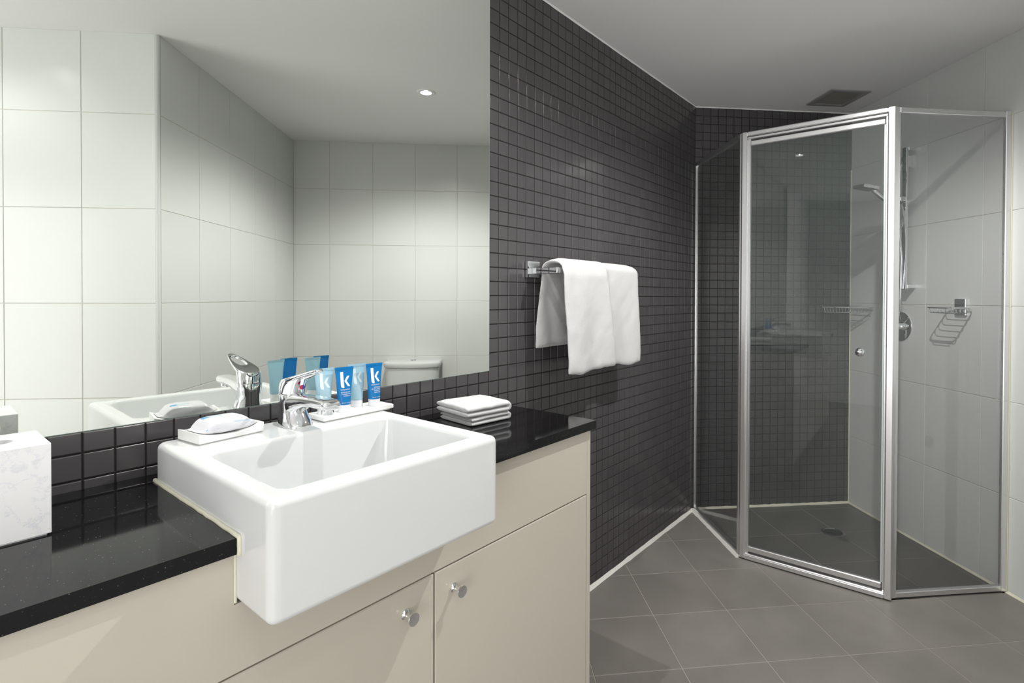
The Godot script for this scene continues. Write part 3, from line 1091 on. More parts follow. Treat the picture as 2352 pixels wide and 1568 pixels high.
func shower_fittings() -> void:
	# slide rail, d about 0.47
	var t := thing("shower_rail", "flat chrome slide rail on square brackets on the white shower wall", "shower rail")
	t.transform = on_right(0.475, 1.30)
	var b := Mb.new()
	b.box(Vector3(-0.011, -0.005, 0.046), Vector3(0.017, 0.724, 0.058), 0.0015)
	put("rail", b.mesh(30), M.chrome, t)
	for y in [0.0, 0.706]:
		b = Mb.new()
		b.box(Vector3(-0.004, y, 0.0), Vector3(0.020, y + 0.018, 0.046), 0.001)
		put("bracket", b.mesh(30), M.chrome, t)
	b = Mb.new()
	b.box(Vector3(-0.030, 0.435, 0.040), Vector3(0.036, 0.452, 0.074), 0.002)
	b.box(Vector3(-0.016, 0.445, 0.058), Vector3(0.018, 0.470, 0.090), 0.004)
	put("slider", b.mesh(30), M.chrome, t)

	# hand shower: square head, handle, hose
	var hs := thing("hand_shower", "square chrome hand shower with a metal hose held by the slide rail", "shower head")
	hs.transform = on_right(0.475, 1.30)
	b = Mb.new()
	var tilt := Transform3D(Basis.from_euler(Vector3(-0.13, 0, -0.06)), Vector3(0.0, 0.506, 0.268))
	b.box(Vector3(-0.043, 0.0, -0.043), Vector3(0.043, 0.016, 0.043), 0.002, tilt)
	var head := put("head", b.mesh(30), M.chrome, hs)
	b = Mb.new()
	b.box(Vector3(-0.039, -0.0015, -0.039), Vector3(0.039, 0.0004, 0.039), 0.0004, tilt)
	put("spray_plate", b.mesh(30), M.nozzle, head)
	b = Mb.new()
	var pth := []
	for i in 8:
		var k := i / 7.0
		pth.append(Vector3(-0.005, lerpf(0.410, 0.512, pow(k, 1.2)), lerpf(0.078, 0.236, k)))
	b.tube(pth, 0.011, 12)
	put("handle", b.mesh(60), M.chrome, hs)
	b = Mb.new()
	var c := Curve3D.new()
	for q in [[Vector3(-0.03, 0.66, 0.02), Vector3(0, 0, 0.03)], [Vector3(-0.036, 0.55, 0.05), Vector3(0, -0.07, 0)], [Vector3(-0.012, 0.36, 0.075), Vector3(0.008, -0.06, 0)], [Vector3(0.004, 0.15, 0.070), Vector3(0, -0.06, -0.004)], [Vector3(-0.012, -0.05, 0.062), Vector3(-0.004, -0.05, 0)], [Vector3(-0.055, -0.155, 0.05), Vector3(-0.03, -0.03, 0)], [Vector3(-0.13, -0.13, 0.05), Vector3(-0.02, 0.06, 0)], [Vector3(-0.11, 0.10, 0.07), Vector3(0.02, 0.09, 0)], [Vector3(-0.03, 0.36, 0.085), Vector3(0.01, 0.04, 0)], [Vector3(-0.006, 0.412, 0.080), Vector3(0, 0.01, 0)]]:
		c.add_point(q[0], -q[1], q[1])
	b.tube(Array(c.tessellate(4, 3.0)), 0.0062, 10)
	put("hose", b.mesh(60), M.chrome, hs)
	b = Mb.new()
	b.box(Vector3(-0.048, 0.625, 0.0), Vector3(-0.012, 0.690, 0.034), 0.003)
	put("wall_elbow", b.mesh(30), M.chrome, hs)

	# mixer
	var mx := thing("shower_mixer", "round chrome shower mixer plate with a lever on the white wall", "shower mixer")
	mx.transform = on_right(0.395, 1.098)
	var face := Transform3D(Basis.from_euler(Vector3(PI / 2, 0, 0)), Vector3.ZERO)
	b = Mb.new()
	b.lathe([Vector2(0.0005, 0.0), Vector2(0.078, 0.0), Vector2(0.078, 0.003), Vector2(0.072, 0.008), Vector2(0.030, 0.010), Vector2(0.0005, 0.010)], 48, face)
	put("cover_plate", b.mesh(40), M.chrome, mx)
	b = Mb.new()
	b.lathe([Vector2(0.024, 0.009), Vector2(0.024, 0.030), Vector2(0.026, 0.032), Vector2(0.026, 0.068), Vector2(0.022, 0.073), Vector2(0.0005, 0.074)], 36, face)
	put("body", b.mesh(40), M.chrome, mx)
	b = Mb.new()
	b.box(Vector3(-0.009, -0.085, 0.056), Vector3(0.009, 0.0, 0.068), 0.004)
	put("lever", b.mesh(40), M.chrome, mx)

	basket("soap_basket", "chrome wire soap basket on a square plate on the white shower wall", Transform3D(Basis(d_ax, Vector3.UP, -c_ax), c_ax * DC + d_ax * 0.757 + Vector3(0, 1.20, 0)), 0.128, 0.112)
	corner_basket()

func basket(called: String, label: String, at: Transform3D, wd: float, dp: float) -> void:
	var t := thing(called, label, "soap basket")
	t.transform = at
	var b := Mb.new()
	b.box(Vector3(-0.024, 0.004, 0.0), Vector3(0.034, 0.045, 0.012), 0.001)
	b.box(Vector3(-0.024, -0.030, 0.0), Vector3(0.034, -0.002, 0.012), 0.001)
	put("wall_plate", b.mesh(30), M.chrome, t)
	var x0 := -wd / 2 + 0.006
	var x1 := wd / 2 + 0.006
	var z0 := 0.014
	var z1 := z0 + dp
	b = Mb.new()
	var ring := []
	for p in rrect(x0, x1, z0, z1, 0.016, 0.004, 4):
		ring.append(p)
	b.tube(ring, 0.0032, 8, true)
	put("rim", b.mesh(60), M.chrome, t)
	for i in 5:
		var z := lerpf(z0 + 0.014, z1 - 0.014, i / 4.0)
		b = Mb.new()
		b.tube([Vector3(x0, 0.002, z), Vector3(x0 + 0.003, -0.014, z), Vector3(x0 + 0.012, -0.020, z), Vector3(x1 - 0.012, -0.020, z), Vector3(x1 - 0.003, -0.014, z), Vector3(x1, 0.002, z)], 0.0018, 6)
		put("wire", b.mesh(60), M.chrome, t)
	b = Mb.new()
	b.tube([Vector3(0.006 - 0.045, 0.002, z1), Vector3(0.006 - 0.040, -0.018, z1 - 0.004), Vector3(0.006 + 0.040, -0.018, z1 - 0.004), Vector3(0.006 + 0.045, 0.002, z1)], 0.0018, 6)
	put("wire", b.mesh(60), M.chrome, t)

func corner_basket() -> void:
	var t := thing("corner_basket", "chrome wire corner basket where the shower's dark and white walls meet", "soap basket")
	t.basis = Basis(c_ax, Vector3.UP, d_ax)
	t.position = cd(DC, 1.192, 0.0)
	# triangle with its right angle in the corner: along -x and +z
	var s := 0.205
	var corners := [Vector3(-0.012, 0, 0.012), Vector3(-s, 0, 0.012), Vector3(-s, 0, 0.035), Vector3(-0.035, 0, s), Vector3(-0.012, 0, s)]
	var b := Mb.new()
	b.tube(corners, 0.004, 8, true)
	put("rim", b.mesh(60), M.chrome, t)
	b = Mb.new()
	var low := []
	for p: Vector3 in corners:
		low.append(p * Vector3(0.93, 0, 0.93) + Vector3(-0.003, -0.030, 0.003))
	b.tube(low, 0.0024, 8, true)
	put("lower_rim", b.mesh(60), M.chrome, t)
	for i in 15:
		var k := (i + 0.5) / 15.0
		var p: Vector3 = (corners[2] as Vector3).lerp(corners[3], k)
		var q: Vector3 = (low[2] as Vector3).lerp(low[3], k)
		b = Mb.new()
		var back := Vector3(q.x, q.y, 0.014) if q.x + q.z < 0.0 or true else q
		b.tube([p, q.lerp(p, 0.15), q, back], 0.0016, 6)
		put("wire", b.mesh(60), M.chrome, t)

# ---------------------------------------------------------------- towels
func towel_rail() -> void:
	var t := thing("towel_rail", "square-section chrome towel rail on the dark mosaic wall", "towel rail", Vector3(-1.4985, 1.343, 0.0))
	for k in [[0.0, "wall_plate"], [0.568, "wall_plate"]]:
		var b := Mb.new()
		b.box(Vector3(k[0] - 0.036, -0.025, 0.001), Vector3(k[0] + 0.036, 0.037, 0.012), 0.002)
		var p := put("wall_plate", b.mesh(30), M.chrome, t)
		var a := Mb.new()
		a.box(Vector3(k[0] - 0.010, -0.011, 0.012), Vector3(k[0] + 0.010, 0.011, 0.124), 0.0015)
		put("arm", a.mesh(30), M.chrome, p)
	var bar := Mb.new()
	bar.box(Vector3(0.010, -0.0105, 0.103), Vector3(0.590, 0.0105, 0.123), 0.0015)
	put("bar", bar.mesh(30), M.chrome, t)

	# hand towel folded in thirds over the bar
	var tw := thing("hand_towel", "white terry hand towel folded over the chrome rail on the mosaic wall", "towel", Vector3(-1.21, 1.343, 0.085))
	var ns := 56
	var rings := []
	var n := FastNoiseLite.new()
	n.seed = 4
	n.frequency = 9.0
	for i in ns + 1:
		var s := i / float(ns)
		var end := minf(s, 1.0 - s) * ns      # columns from the nearer end
		var thin: float = clampf(end / 2.0, 0.08, 1.0)
		thin = sqrt(thin)
		var th: float = 0.0065 * thin
		var ring_o := PackedVector3Array()
		var ring_i := PackedVector3Array()
		var m := 60
		for j in m + 1:
			var w := j / float(m)
			# path of the middle of the sheet, from the back hem over the bar to the front hem; v is the height below the bar's top
			var pos := Vector2.ZERO       # (z, y)
			var nn := Vector2.ZERO
			var back_len := 0.293
			var front_len := 0.381 + 0.006 * sin(s * 9.0) + 0.012 * n.get_noise_1d(s * 0.25)
			var r := 0.043
			var ry := 0.027
			var arc := PI * 0.035
			var total := back_len + arc + front_len
			var q := w * total
			var fall := 0.0
			if q < back_len:
				fall = back_len - q
				pos = Vector2(-r - 0.018 * smoothstep(0.0, 0.25, fall), 0.012 - fall)
				nn = Vector2(-1, 0)
			elif q < back_len + arc:
				var ang := (q - back_len) / 0.035
				pos = Vector2(-cos(ang) * r, 0.012 + sin(ang) * ry)
				nn = Vector2(-cos(ang), sin(ang))
			else:
				fall = q - back_len - arc
				pos = Vector2(r, 0.012 - fall)
				nn = Vector2(1, 0)
			var front := q >= back_len + arc * 0.5
			var x_l: float = lerpf(-0.277, -0.288, smoothstep(0.0, 0.25, fall)) if not front else lerpf(-0.276, -0.252, smoothstep(0.0, 0.36, fall))
			if q >= back_len and q < back_len + arc:
				x_l = -0.2765
			var x_r: float = 0.280 if not front else lerpf(0.280, 0.302, smoothstep(0.0, 0.35, fall))
			var x := lerpf(x_l, x_r, s)
			# fold line of the front layer
			var fx := lerpf(0.005, 0.068, clampf(fall / 0.36, 0.0, 1.0))
			var lift := 0.0
			if front:
				lift = 0.013 * (1.0 - smoothstep(fx - 0.004, fx + 0.012, x)) * smoothstep(-0.02, 0.03, fall)
				lift -= 0.006 * exp(-pow((x - fx - 0.014) / 0.012, 2.0)) * smoothstep(0.0, 0.05, fall)
				lift += 0.006 * sin(x * 26.0 + 1.0) * smoothstep(0.03, 0.3, fall)
				lift += 0.006 * exp(-pow((x + 0.17) / 0.05, 2.0)) * smoothstep(0.0, 0.15, fall)
			else:
				lift = -0.006 * sin(x * 22.0) * smoothstep(0.02, 0.2, fall)
				lift = 0.010 * exp(-pow((x + 0.26 - fall * 0.25) / 0.035, 2.0)) * smoothstep(0.02, 0.12, fall) + lift
				lift = -lift
			lift += 0.0025 * n.get_noise_3d(x * 1.4, pos.y * 1.4, 0.0 if front else 5.0)
			pos.x += lift
			var top_sag := -0.006 * smoothstep(0.20, 0.31, x) - 0.004 * smoothstep(-0.22, -0.30, x)
			if q >= back_len - 0.02 and q <= back_len + arc + 0.02:
				pos.y += top_sag
			var hem: float = clampf(minf(q, total - q) / 0.006, 0.15, 1.0)
			var tt: float = th * sqrt(hem) * (1.35 if front and x < fx else 1.0)
			ring_o.append(Vector3(x, pos.y + nn.y * tt, pos.x + nn.x * tt))
			ring_i.append(Vector3(x, pos.y - nn.y * tt, pos.x - nn.x * tt))
		var ring := ring_o.duplicate()
		ring_i.reverse()
		ring.append_array(ring_i)
		rings.append(ring)
	var tb := Mb.new()
	tb.loft(rings, false, true, Transform3D(), true)
	put("cloth", tb.mesh(80), M.terry, tw)

# a folded face cloth: a sheet that goes right, turns back over itself on the left
func face_cloth(label: String, at: Vector3, turn: float, wd: float, dp: float, hh: float, phase: float) -> void:
	var t := thing("face_cloth", label, "towel", at, turn, "folded face cloths on the worktop")
	var n := FastNoiseLite.new()
	n.seed = int(phase * 10.0)
	n.frequency = 14.0
	var th := hh * 0.25
	var path := []
	for x in [wd, wd - 0.0015, wd - 0.004]:
		path.append(Vector2(x, th))
	for i in 14:
		path.append(Vector2(lerpf(wd - 0.008, th, i / 13.0), th))
	for a in range(1, 12):
		var ang := PI * a / 12.0
		path.append(Vector2(th * 1.0 - sin(ang) * th * 0.95, hh * 0.5 - cos(ang) * (hh * 0.5 - th)))
	for i in 14:
		path.append(Vector2(lerpf(th, wd - 0.008, i / 13.0), hh - th))
	for x in [wd - 0.004, wd - 0.0015, wd]:
		path.append(Vector2(x, hh - th))
	var rings := []
	var ns := 22
	for i in ns + 1:
		var s := i / float(ns)
		var e := minf(s, 1.0 - s) * ns
		var k: float = sqrt(clampf(e / 1.6, 0.22, 1.0))
		var o := PackedVector3Array()
		var inn := PackedVector3Array()
		for j in path.size():
			var p: Vector2 = path[j]
			var a2: Vector2 = path[maxi(j - 1, 0)]
			var b2: Vector2 = path[mini(j + 1, path.size() - 1)]
			var tg := (b2 - a2).normalized()
			var nr := Vector2(tg.y, -tg.x)
			var hem: float = [0.45, 0.80, 0.95, 1.0][mini(3, mini(j, path.size() - 1 - j))]
			var q := th * 1.04 * k * hem
			var bump := 0.0022 * n.get_noise_2d(p.x * 1.2, s * dp * 1.2)
			var y_add := bump * (1.0 if j > path.size() / 2 else 0.0) - 0.0015 * smoothstep(0.65, 1.0, p.x / wd) * (1.0 if j > path.size() / 2 else 0.0)
			var zj := (s - 0.5) * (dp - 0.006 * (1.0 - absf(j - path.size() / 2.0) / path.size()))
			o.append(Vector3(p.x - wd / 2 + nr.x * q, maxf(p.y + nr.y * q + y_add, 0.0006), zj + bump))
			inn.append(Vector3(p.x - wd / 2 - nr.x * q, maxf(p.y - nr.y * q + y_add, 0.0006), zj + bump))
		inn.reverse()
		o.append_array(inn)
		rings.append(o)
	var b := Mb.new()
	b.loft(rings, false, true, Transform3D(), true)
	put("cloth", b.mesh(80), M.terry, t)

# ---------------------------------------------------------------- small things on basin and worktop
func bench_things() -> void:
	face_cloth("white folded face cloth lying directly on the black worktop, lower of the two", Vector3(-1.927, TOP + 0.0003, 0.150), deg_to_rad(174), 0.140, 0.150, 0.024, 1.0)
	face_cloth("white folded face cloth on top of another beside the basin", Vector3(-1.932, TOP + 0.0243, 0.148), deg_to_rad(172), 0.150, 0.156, 0.030, 2.0)

	# tissue box cover
	var t := thing("tissue_box", "white marble-look tissue box cover at the left end of the worktop", "tissue box", Vector3(-2.9095, TOP, 0.143))
	var hw := 0.0665
	var hz := 0.0582
	var hh := 0.1352
	var b := Mb.new()
	var rings := []
	rings.append(rrect(-hw + 0.004, hw - 0.004, -hz + 0.004, hz - 0.004, 0.002, 0.0, 8))
	rings.append(rrect(-hw + 0.004, hw - 0.004, -hz + 0.004, hz - 0.004, 0.002, 0.003, 8))
	rings.append(rrect(-hw, hw, -hz, hz, 0.002, 0.003, 8))
	rings.append(rrect(-hw, hw, -hz, hz, 0.002, hh - 0.001, 8))
	rings.append(rrect(-hw + 0.001, hw - 0.001, -hz + 0.001, hz - 0.001, 0.0015, hh, 8))
	rings.append(rrect(-0.033, 0.033, -0.016, 0.016, 0.0155, hh, 8))
	rings.append(rrect(-0.033, 0.033, -0.016, 0.016, 0.0155, hh - 0.006, 8))
	rings.append(rrect(-0.030, 0.030, -0.013, 0.013, 0.0125, hh - 0.020, 8))
	b.loft(rings)
	put("cover", b.mesh(35), M.marble, t)
	b = Mb.new()
	var ti := []
	for i in 9:
		var k := i / 8.0
		var o := PackedVector3Array()
		for j in 12:
			var a := TAU * j / 12
			var r := lerpf(0.016, 0.024, k)
			o.append(Vector3(cos(a) * r * (1.0 + 0.2 * sin(a * 3 + k * 3.0)) - 0.006, hh - 0.012 + 0.045 * k + 0.006 * sin(a * 2.0) * k, sin(a) * lerpf(0.006, 0.002, k) + 0.006 * sin(a * 2 + k * 4.0) * k))
		ti.append(o)
	b.loft(ti)
	put("tissue", b.mesh(70), M.tissue, t)

	# soap dish and wrapped soap
	t = thing("soap_dish", "white resin soap dish with a dipped top left of the tap", "soap dish", Vector3(-2.5740, RIM, 0.0961), deg_to_rad(7.4))
	b = Mb.new()
	b.box(Vector3(-0.058, 0.0, -0.036), Vector3(0.058, 0.003, 0.036), 0.0)
	put("foot", b.mesh(30), M.resin, t)
	b = Mb.new()
	rings = []
	for zk in [[-0.0405, 0.0008], [-0.0397, 0.0], [0.0397, 0.0], [0.0405, 0.0008]]:
		var o := PackedVector3Array()
		var z: float = zk[0]
		var g: float = zk[1]
		o.append(Vector3(-0.062 + g, 0.0025 + g, z))
		o.append(Vector3(-0.062 + g, 0.0207 - g, z))
		for i in 21:
			var x := lerpf(-0.061, 0.061, i / 20.0)
			o.append(Vector3(x * (1.0 - g * 10), 0.0100 + 0.0105 * pow(absf(x) / 0.061, 2.0) - g, z))
		o.append(Vector3(0.062 - g, 0.0207 - g, z))
		o.append(Vector3(0.062 - g, 0.0025 + g, z))
		rings.append(o)
	b.loft(rings, false)
	# end caps of the extruded profile
	for z in [-0.0405, 0.0405]:
		var pl := PackedVector2Array()
		for p in rings[0]:
			pl.append(Vector2(p.x, p.y))
		b.extrude(pl, z - 0.00002, z + 0.00002)
	put("dish", b.mesh(35), M.resin, t)

	t = thing("wrapped_soap", "bar of soap in clear printed wrap lying in the white dish", "soap", Vector3(-2.5735, RIM + 0.0104, 0.0961), deg_to_rad(6))
	b = Mb.new()
	rings = []
	var nz := FastNoiseLite.new()
	nz.seed = 8
	nz.frequency = 40.0
	for k in [[-0.056, 0.030, 0.0004, 0.010], [-0.052, 0.032, 0.0008, 0.009], [-0.046, 0.035, 0.0030, 0.0085], [-0.042, 0.037, 0.0070, 0.0105], [-0.036, 0.0385, 0.0115, 0.0132], [-0.030, 0.0390, 0.0135, 0.0148], [-0.015, 0.0395, 0.0142, 0.0150], [0.0, 0.0398, 0.0144, 0.0150], [0.015, 0.0395, 0.0142, 0.0150], [0.030, 0.0390, 0.0135, 0.0148], [0.036, 0.0385, 0.0115, 0.0132], [0.042, 0.037, 0.0070, 0.0105], [0.046, 0.035, 0.0030, 0.0085], [0.052, 0.032, 0.0008, 0.009], [0.056, 0.030, 0.0004, 0.0105]]:
		var o := PackedVector3Array()
		for j in 28:
			var a := TAU * j / 28
			var ca := cos(a)
			var sa := sin(a)
			var w := 1.0 + 0.10 * nz.get_noise_3d(k[0], ca * 0.03, sa * 0.03)
			o.append(Vector3(k[0], maxf(k[3] + signf(sa) * pow(absf(sa), 0.6) * k[2] * w, 0.0004), signf(ca) * pow(absf(ca), 0.5) * k[1] * w * 0.86))
		rings.append(o)
	b.loft(rings)
	var wrap := mat(lin(0.76, 0.76, 0.785), 0.16)
	var im := Image.create(64, 64, false, Image.FORMAT_RGB8)
	im.fill(Color(0.955, 0.955, 0.965))
	im.fill_rect(Rect2i(17, 21, 3, 5), Color(0.36, 0.68, 0.88))
	im.fill_rect(Rect2i(17, 26, 2, 7), Color(0.80, 0.90, 0.96))
	im.fill_rect(Rect2i(2, 34, 2, 20), Color(0.80, 0.90, 0.95))
	im.fill_rect(Rect2i(2, 11, 2, 3), Color(0.48, 0.74, 0.92))
	im.fill_rect(Rect2i(8, 28, 1, 14), Color(0.91, 0.92, 0.95))
	wrap.albedo_texture = ImageTexture.create_from_image(im)
	put("wrapped_bar", b.mesh(60), wrap, t)

	# tray of tubes
	t = thing("amenity_tray", "long white tray on the basin ledge holding four tubes", "tray", Vector3(-2.2990, RIM, 0.1150), deg_to_rad(2.0))
	b = Mb.new()
	b.box(Vector3(-0.086, 0.0, -0.029), Vector3(0.086, 0.003, 0.029), 0.0)
	put("foot", b.mesh(30), M.resin, t)
	b = Mb.new()
	b.box(Vector3(-0.0935, 0.003, -0.0345), Vector3(0.0935, 0.0124, 0.0345), 0.0008)
	put("tray_plate", b.mesh(30), M.resin, t)
	var ty := RIM + 0.0126
	tube_thing("pale blue toiletry tube on the tray, partly behind the tap spout", Vector3(-2.3690, ty, 0.1140), -0.12, true, ["REPAIR-ME.WASH", "Reconstructing", "shampoo"])
	tube_thing("bright blue toiletry tube second from the tap, nearest the basin's front", Vector3(-2.3285, ty, 0.1300), -0.08, false, ["REPAIR-ME.RINSE", "Strengthening", "conditioner"])
	tube_thing("pale blue toiletry tube between and behind the two bright blue tubes", Vector3(-2.2785, ty, 0.1020), -0.08, true, ["BODY.WASH", "Cleansing", "body wash"])
	tube_thing("bright blue toiletry tube at the right end of the tray, nearest the toilet's reflection", Vector3(-2.2440, ty, 0.1225), -0.04, false, ["REPAIR-ME", "BODY.LOTION", "Restorative", "body lotion"])

func tube_half(h: float) -> Vector2:   # half width and half depth of a tube at height h above its cap (0..1)
	var w := lerpf(0.0142, 0.0222, pow(h, 1.15))
	var d := lerpf(0.0142, 0.0008, smoothstep(0.0, 1.0, h) * 0.65 + h * 0.35)
	return Vector2(w, maxf(d, 0.0008))

func tube_thing(label: String, at: Vector3, turn: float, pale: bool, lines: Array) -> void:
	var t := thing("toiletry_tube", label, "tube", at, turn, "toiletry tubes on the white tray")
	var cap_h := 0.0165
	var body_h := 0.0860
	var b := Mb.new()
	b.lathe([Vector2(0.0005, 0.0), Vector2(0.0132, 0.0), Vector2(0.0138, 0.001), Vector2(0.0138, cap_h - 0.001), Vector2(0.0130, cap_h), Vector2(0.0005, cap_h)], 32)
	put("cap", b.mesh(40), M.cap, t)
	b = Mb.new()
	var rings := []
	var hs := [0.0, 0.03, 0.1, 0.2, 0.3, 0.4, 0.5, 0.6, 0.7, 0.8, 0.88, 0.93, 0.931, 1.0]
	for h: float in hs:
		var s := tube_half(minf(h, 0.93) / 0.93)
		var k := 0.93 if h == 0.0 else 1.0
		var o := PackedVector3Array()
		for j in 32:
			var a := TAU * j / 32
			o.append(Vector3(cos(a) * s.x * k, cap_h + h * body_h, sin(a) * (s.y if h < 0.931 else 0.0011) * k))
		rings.append(o)
	b.loft(rings)
	put("body", b.mesh(45), M.pale_blue if pale else M.blue, t)
	# crimp
	b = Mb.new()
	b.box(Vector3(-0.0224, cap_h + body_h * 0.93, -0.0013), Vector3(0.0224, cap_h + body_h, 0.0013), 0.0004)
	put("crimp", b.mesh(30), M.pale_blue if pale else M.blue, t)
	var on := func(p: Vector2, lift: float) -> Vector3:   # print on the front of the tube
		var h := clampf((p.y - cap_h) / (body_h * 0.93), 0.0, 1.0)
		var s := tube_half(h)
		var x := clampf(p.x, -s.x * 0.97, s.x * 0.97)
		return Vector3(p.x, p.y, s.y * sqrt(1.0 - pow(x / s.x, 2.0)) + lift)
	var ink: Material = M.pale_print if pale else M.white_print
	# the large letter: stem with a rounded foot, and the open arms
	var st := SurfaceTool.new()
	st.begin(Mesh.PRIMITIVE_TRIANGLES)
	var y0 := cap_h + 0.0385
	var stem := PackedVector2Array([Vector2(-0.0105, y0 + 0.0365), Vector2(-0.0105, y0 + 0.006), Vector2(-0.0100, y0 + 0.003), Vector2(-0.0085, y0 + 0.001), Vector2(-0.0062, y0), Vector2(-0.0043, y0), Vector2(-0.0033, y0 + 0.0005), Vector2(-0.0033, y0 + 0.0365)])
	var arm1 := PackedVector2Array([Vector2(0.0058, y0 + 0.0265), Vector2(0.0118, y0 + 0.0265), Vector2(0.0030, y0 + 0.0142), Vector2(-0.0018, y0 + 0.0158)])
	var arm2 := PackedVector2Array([Vector2(-0.0018, y0 + 0.0158), Vector2(0.0030, y0 + 0.0165), Vector2(0.0118, y0 + 0.0030), Vector2(0.0058, y0 + 0.0030)])
	for poly: PackedVector2Array in [stem, arm1, arm2]:
		fill_on(st, poly, on, 0.00025)
	st.generate_normals()
	put("letter", st.commit(), ink, t)
	var text := [["KEVIN.MURPHY", 0.0026, y0 - 0.0038, 0.0112]]
	var yy := y0 - 0.0098
	for k in lines.size():
		var upper: bool = lines[k] == lines[k].to_upper()
		text.append([lines[k], 0.0027 if upper else 0.0026, yy, 0.0112])
		yy -= 0.0040
	text.append(["40 ml  1.4 fl oz", 0.0018, cap_h + 0.0050, 0.0100])
	for k in text:
		lettering(t, k[0], k[1], k[2], k[3], on, ink)

func fill_on(st: SurfaceTool, poly: PackedVector2Array, on: Callable, lift: float) -> void:
	# cut into narrow bands so that the print follows the curve
	var lo := 1e9
	var hi := -1e9
	for p in poly:
		lo = minf(lo, p.x)
		hi = maxf(hi, p.x)
	var n := maxi(2, ceili((hi - lo) / 0.0015))
	for i in n:
		for j in 12:
			var ya := lerpf(0.0, 0.11, j / 12.0)
			var band := rect(lerpf(lo, hi, i / float(n)), ya, lerpf(lo, hi, (i + 1) / float(n)), ya + 0.11 / 12.0)
			for piece in Geometry2D.intersect_polygons(poly, band):
				var q: PackedInt32Array = Geometry2D.triangulate_polygon(piece)
				for k in range(0, q.size(), 3):
					var a: Vector2 = piece[q[k]]
					var b: Vector2 = piece[q[k + 1]]
					var c: Vector2 = piece[q[k + 2]]
					if (b - a).cross(c - a) > 0.0:
						var w := b
						b = c
						c = w
					for p in [a, b, c]:
						st.add_vertex(on.call(p, lift))

func lettering(parent: Node3D, text: String, size: float, y: float, right: float, on: Callable, m: Material) -> void:
	var font := SystemFont.new()
	font.font_names = PackedStringArray(["Droid Sans"])
	var tm := TextMesh.new()
	tm.text = text
	tm.font = font
	tm.font_size = 32
	tm.pixel_size = size / 24.0
	tm.depth = 0.0002
	tm.curve_step = 4.0
	tm.horizontal_alignment = HORIZONTAL_ALIGNMENT_RIGHT
	tm.vertical_alignment = VERTICAL_ALIGNMENT_CENTER
	var arr := tm.get_mesh_arrays() if tm.get_surface_count() == 0 else tm.surface_get_arrays(0)
	if arr.is_empty() or arr[Mesh.ARRAY_VERTEX] == null or (arr[Mesh.ARRAY_VERTEX] as PackedVector3Array).is_empty():
		return
	var v: PackedVector3Array = arr[Mesh.ARRAY_VERTEX]
	var hi := -1e9
	var lo := 1e9
	for p in v:
		hi = maxf(hi, p.x)
		lo = minf(lo, p.x)
	var squeeze := minf(1.0, 0.0225 / maxf(hi - lo, 1e-6))
	for i in v.size():
		var p := Vector2(right + (v[i].x - hi) * squeeze, y + v[i].y)
		v[i] = on.call(p, 0.0002 + v[i].z)
	var out := []
	out.resize(Mesh.ARRAY_MAX)
	out[Mesh.ARRAY_VERTEX] = v
	out[Mesh.ARRAY_NORMAL] = arr[Mesh.ARRAY_NORMAL]
	out[Mesh.ARRAY_INDEX] = arr[Mesh.ARRAY_INDEX]
	put("lettering", as_mesh(out), m, parent)

# ---------------------------------------------------------------- vent, drain, toilet
func vent_and_drain() -> void:
	var t := thing("exhaust_vent", "square grey exhaust vent with a wire grille in the ceiling over the shower", "vent")
	t.basis = Basis(c_ax, Vector3.UP, d_ax)
	t.position = cd(0.731, H, 0.227)
	var s := 0.116
	var i0 := 0.082
	var b := Mb.new()
	b.loft([rrect(-s, s, -s, s, 0.003, 0.0, 3), rrect(-s, s, -s, s, 0.003, -0.005, 3), rrect(-s + 0.004, s - 0.004, -s + 0.004, s - 0.004, 0.003, -0.008, 3), rrect(-i0 - 0.006, i0 + 0.006, -i0 - 0.006, i0 + 0.006, 0.002, -0.008, 3), rrect(-i0, i0, -i0, i0, 0.002, -0.003, 3), rrect(-i0, i0, -i0, i0, 0.002, 0.0, 3)], false)
	put("frame", b.mesh(40), M.grey_plastic, t)
	b = Mb.new()
	b.box(Vector3(-i0, -0.0012, -i0), Vector3(i0, -0.0002, i0), 0.0)
	put("backing", b.mesh(30), M.dark, t)
	b = Mb.new()
	for k in 25:
		var x := lerpf(-i0, i0, (k + 0.5) / 25.0)
		b.box(Vector3(x - 0.0014, -0.0045, -i0), Vector3(x + 0.0014, -0.0028, i0), 0.0)
		b.box(Vector3(-i0, -0.0058, x - 0.0014), Vector3(i0, -0.0042, x + 0.0014), 0.0)
	put("grille", b.mesh(30), M.mesh_grey, t).set_meta("kind", "stuff")

	t = thing("floor_drain", "round dark steel floor drain in the shower floor", "drain", cd(0.622, 0.0, 0.373), -AL)
	b = Mb.new()
	b.lathe([Vector2(0.044, 0.0006), Vector2(0.046, 0.0026), Vector2(0.054, 0.0026), Vector2(0.058, 0.0004)], 44, Transform3D(), false)
	put("ring", b.mesh(40), mat(lin(0.35, 0.35, 0.34), 0.3, 1.0), t)
	b = Mb.new()
	b.lathe([Vector2(0.0005, 0.0008), Vector2(0.0455, 0.0008), Vector2(0.0455, 0.0002)], 44)
	put("sump", b.mesh(40), M.black, t)
	for k in 8:
		var z := lerpf(-0.038, 0.038, k / 7.0)
		var w := sqrt(0.045 * 0.045 - z * z)
		b = Mb.new()
		b.box(Vector3(-w, 0.0009, z - 0.0022), Vector3(w, 0.0022, z + 0.0022), 0.0004)
		put("slat", b.mesh(30), mat(lin(0.06, 0.06, 0.06), 0.4, 0.5), t)

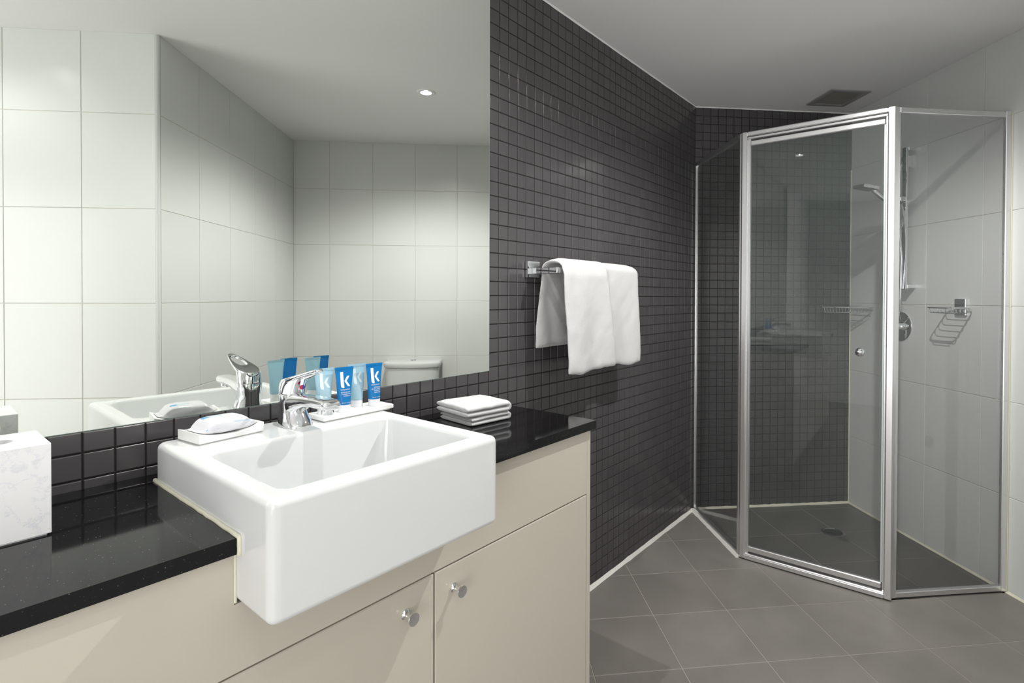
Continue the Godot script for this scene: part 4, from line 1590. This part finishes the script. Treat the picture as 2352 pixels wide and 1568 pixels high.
func toilet() -> void:
	var t := thing("toilet", "white close-coupled toilet against the white tiled wall, seen in the mirror", "toilet")
	t.transform = Transform3D(Basis(d_ax, Vector3.UP, -c_ax), c_ax * DC + d_ax * 1.778)
	# local x along the wall, z out of the wall
	var dshape := func(hw: float, z0: float, z1: float, y: float, r := 0.03) -> PackedVector3Array:
		var o := PackedVector3Array()
		for i in 24:
			var a := PI * i / 23.0
			o.append(Vector3(cos(a) * hw, y, z0 + (z1 - z0) * (0.62 + 0.38 * pow(sin(a), 0.8)) if sin(a) > 0.02 else z0 + (z1 - z0) * 0.62))
		o.append(Vector3(-hw, y, z0 + 0.01))
		o.append(Vector3(-hw + 0.01, y, z0))
		o.append(Vector3(hw - 0.01, y, z0))
		o.append(Vector3(hw, y, z0 + 0.01))
		return o
	var b := Mb.new()
	b.loft([dshape.call(0.165, 0.006, 0.165, 0.385), dshape.call(0.172, 0.004, 0.172, 0.40), dshape.call(0.188, 0.002, 0.186, 0.738), dshape.call(0.186, 0.003, 0.184, 0.742)])
	put("cistern", b.mesh(40), M.porcelain, t)
	b = Mb.new()
	b.loft([dshape.call(0.190, 0.002, 0.188, 0.744), dshape.call(0.198, 0.0015, 0.196, 0.749), dshape.call(0.200, 0.001, 0.198, 0.772), dshape.call(0.196, 0.003, 0.194, 0.782), dshape.call(0.186, 0.010, 0.182, 0.787), dshape.call(0.12, 0.03, 0.13, 0.789)])
	var lid := put("cistern_lid", b.mesh(60), M.porcelain, t)
	for x in [-0.011, 0.011]:
		b = Mb.new()
		b.lathe([Vector2(0.0005, 0.006), Vector2(0.008, 0.006), Vector2(0.0102, 0.004), Vector2(0.0104, 0.0)], 20)
		put("flush_button", b.mesh(40), M.chrome, lid, Transform3D(Basis(), Vector3(x, 0.788, 0.085)))
	b = Mb.new()
	var rings := []
	for k in [[0.0, 0.115, 0.05, 0.50], [0.06, 0.11, 0.05, 0.48], [0.18, 0.12, 0.06, 0.50], [0.30, 0.165, 0.10, 0.60], [0.37, 0.182, 0.14, 0.655], [0.395, 0.184, 0.15, 0.66], [0.40, 0.175, 0.16, 0.65]]:
		var o := PackedVector3Array()
		for j in 32:
			var a := TAU * j / 32
			o.append(Vector3(cos(a) * k[1], k[0], (k[2] + k[3]) / 2 + sin(a) * (k[3] - k[2]) / 2))
		rings.append(o)
	b.loft(rings)
	b.box(Vector3(-0.115, 0.0, 0.004), Vector3(0.115, 0.385, 0.25), 0.02)
	put("bowl", b.mesh(50), M.porcelain, t)
	b = Mb.new()
	rings = []
	for k in [[0.402, 0.184, 0.20, 0.662], [0.408, 0.188, 0.20, 0.666], [0.425, 0.188, 0.20, 0.666], [0.432, 0.180, 0.205, 0.655], [0.435, 0.10, 0.28, 0.56]]:
		var o2 := PackedVector3Array()
		for j in 32:
			var a := TAU * j / 32
			o2.append(Vector3(cos(a) * k[1], k[0], (k[2] + k[3]) / 2 + sin(a) * (k[3] - k[2]) / 2))
		rings.append(o2)
	b.loft(rings)
	put("seat_lid", b.mesh(50), M.porcelain, t)
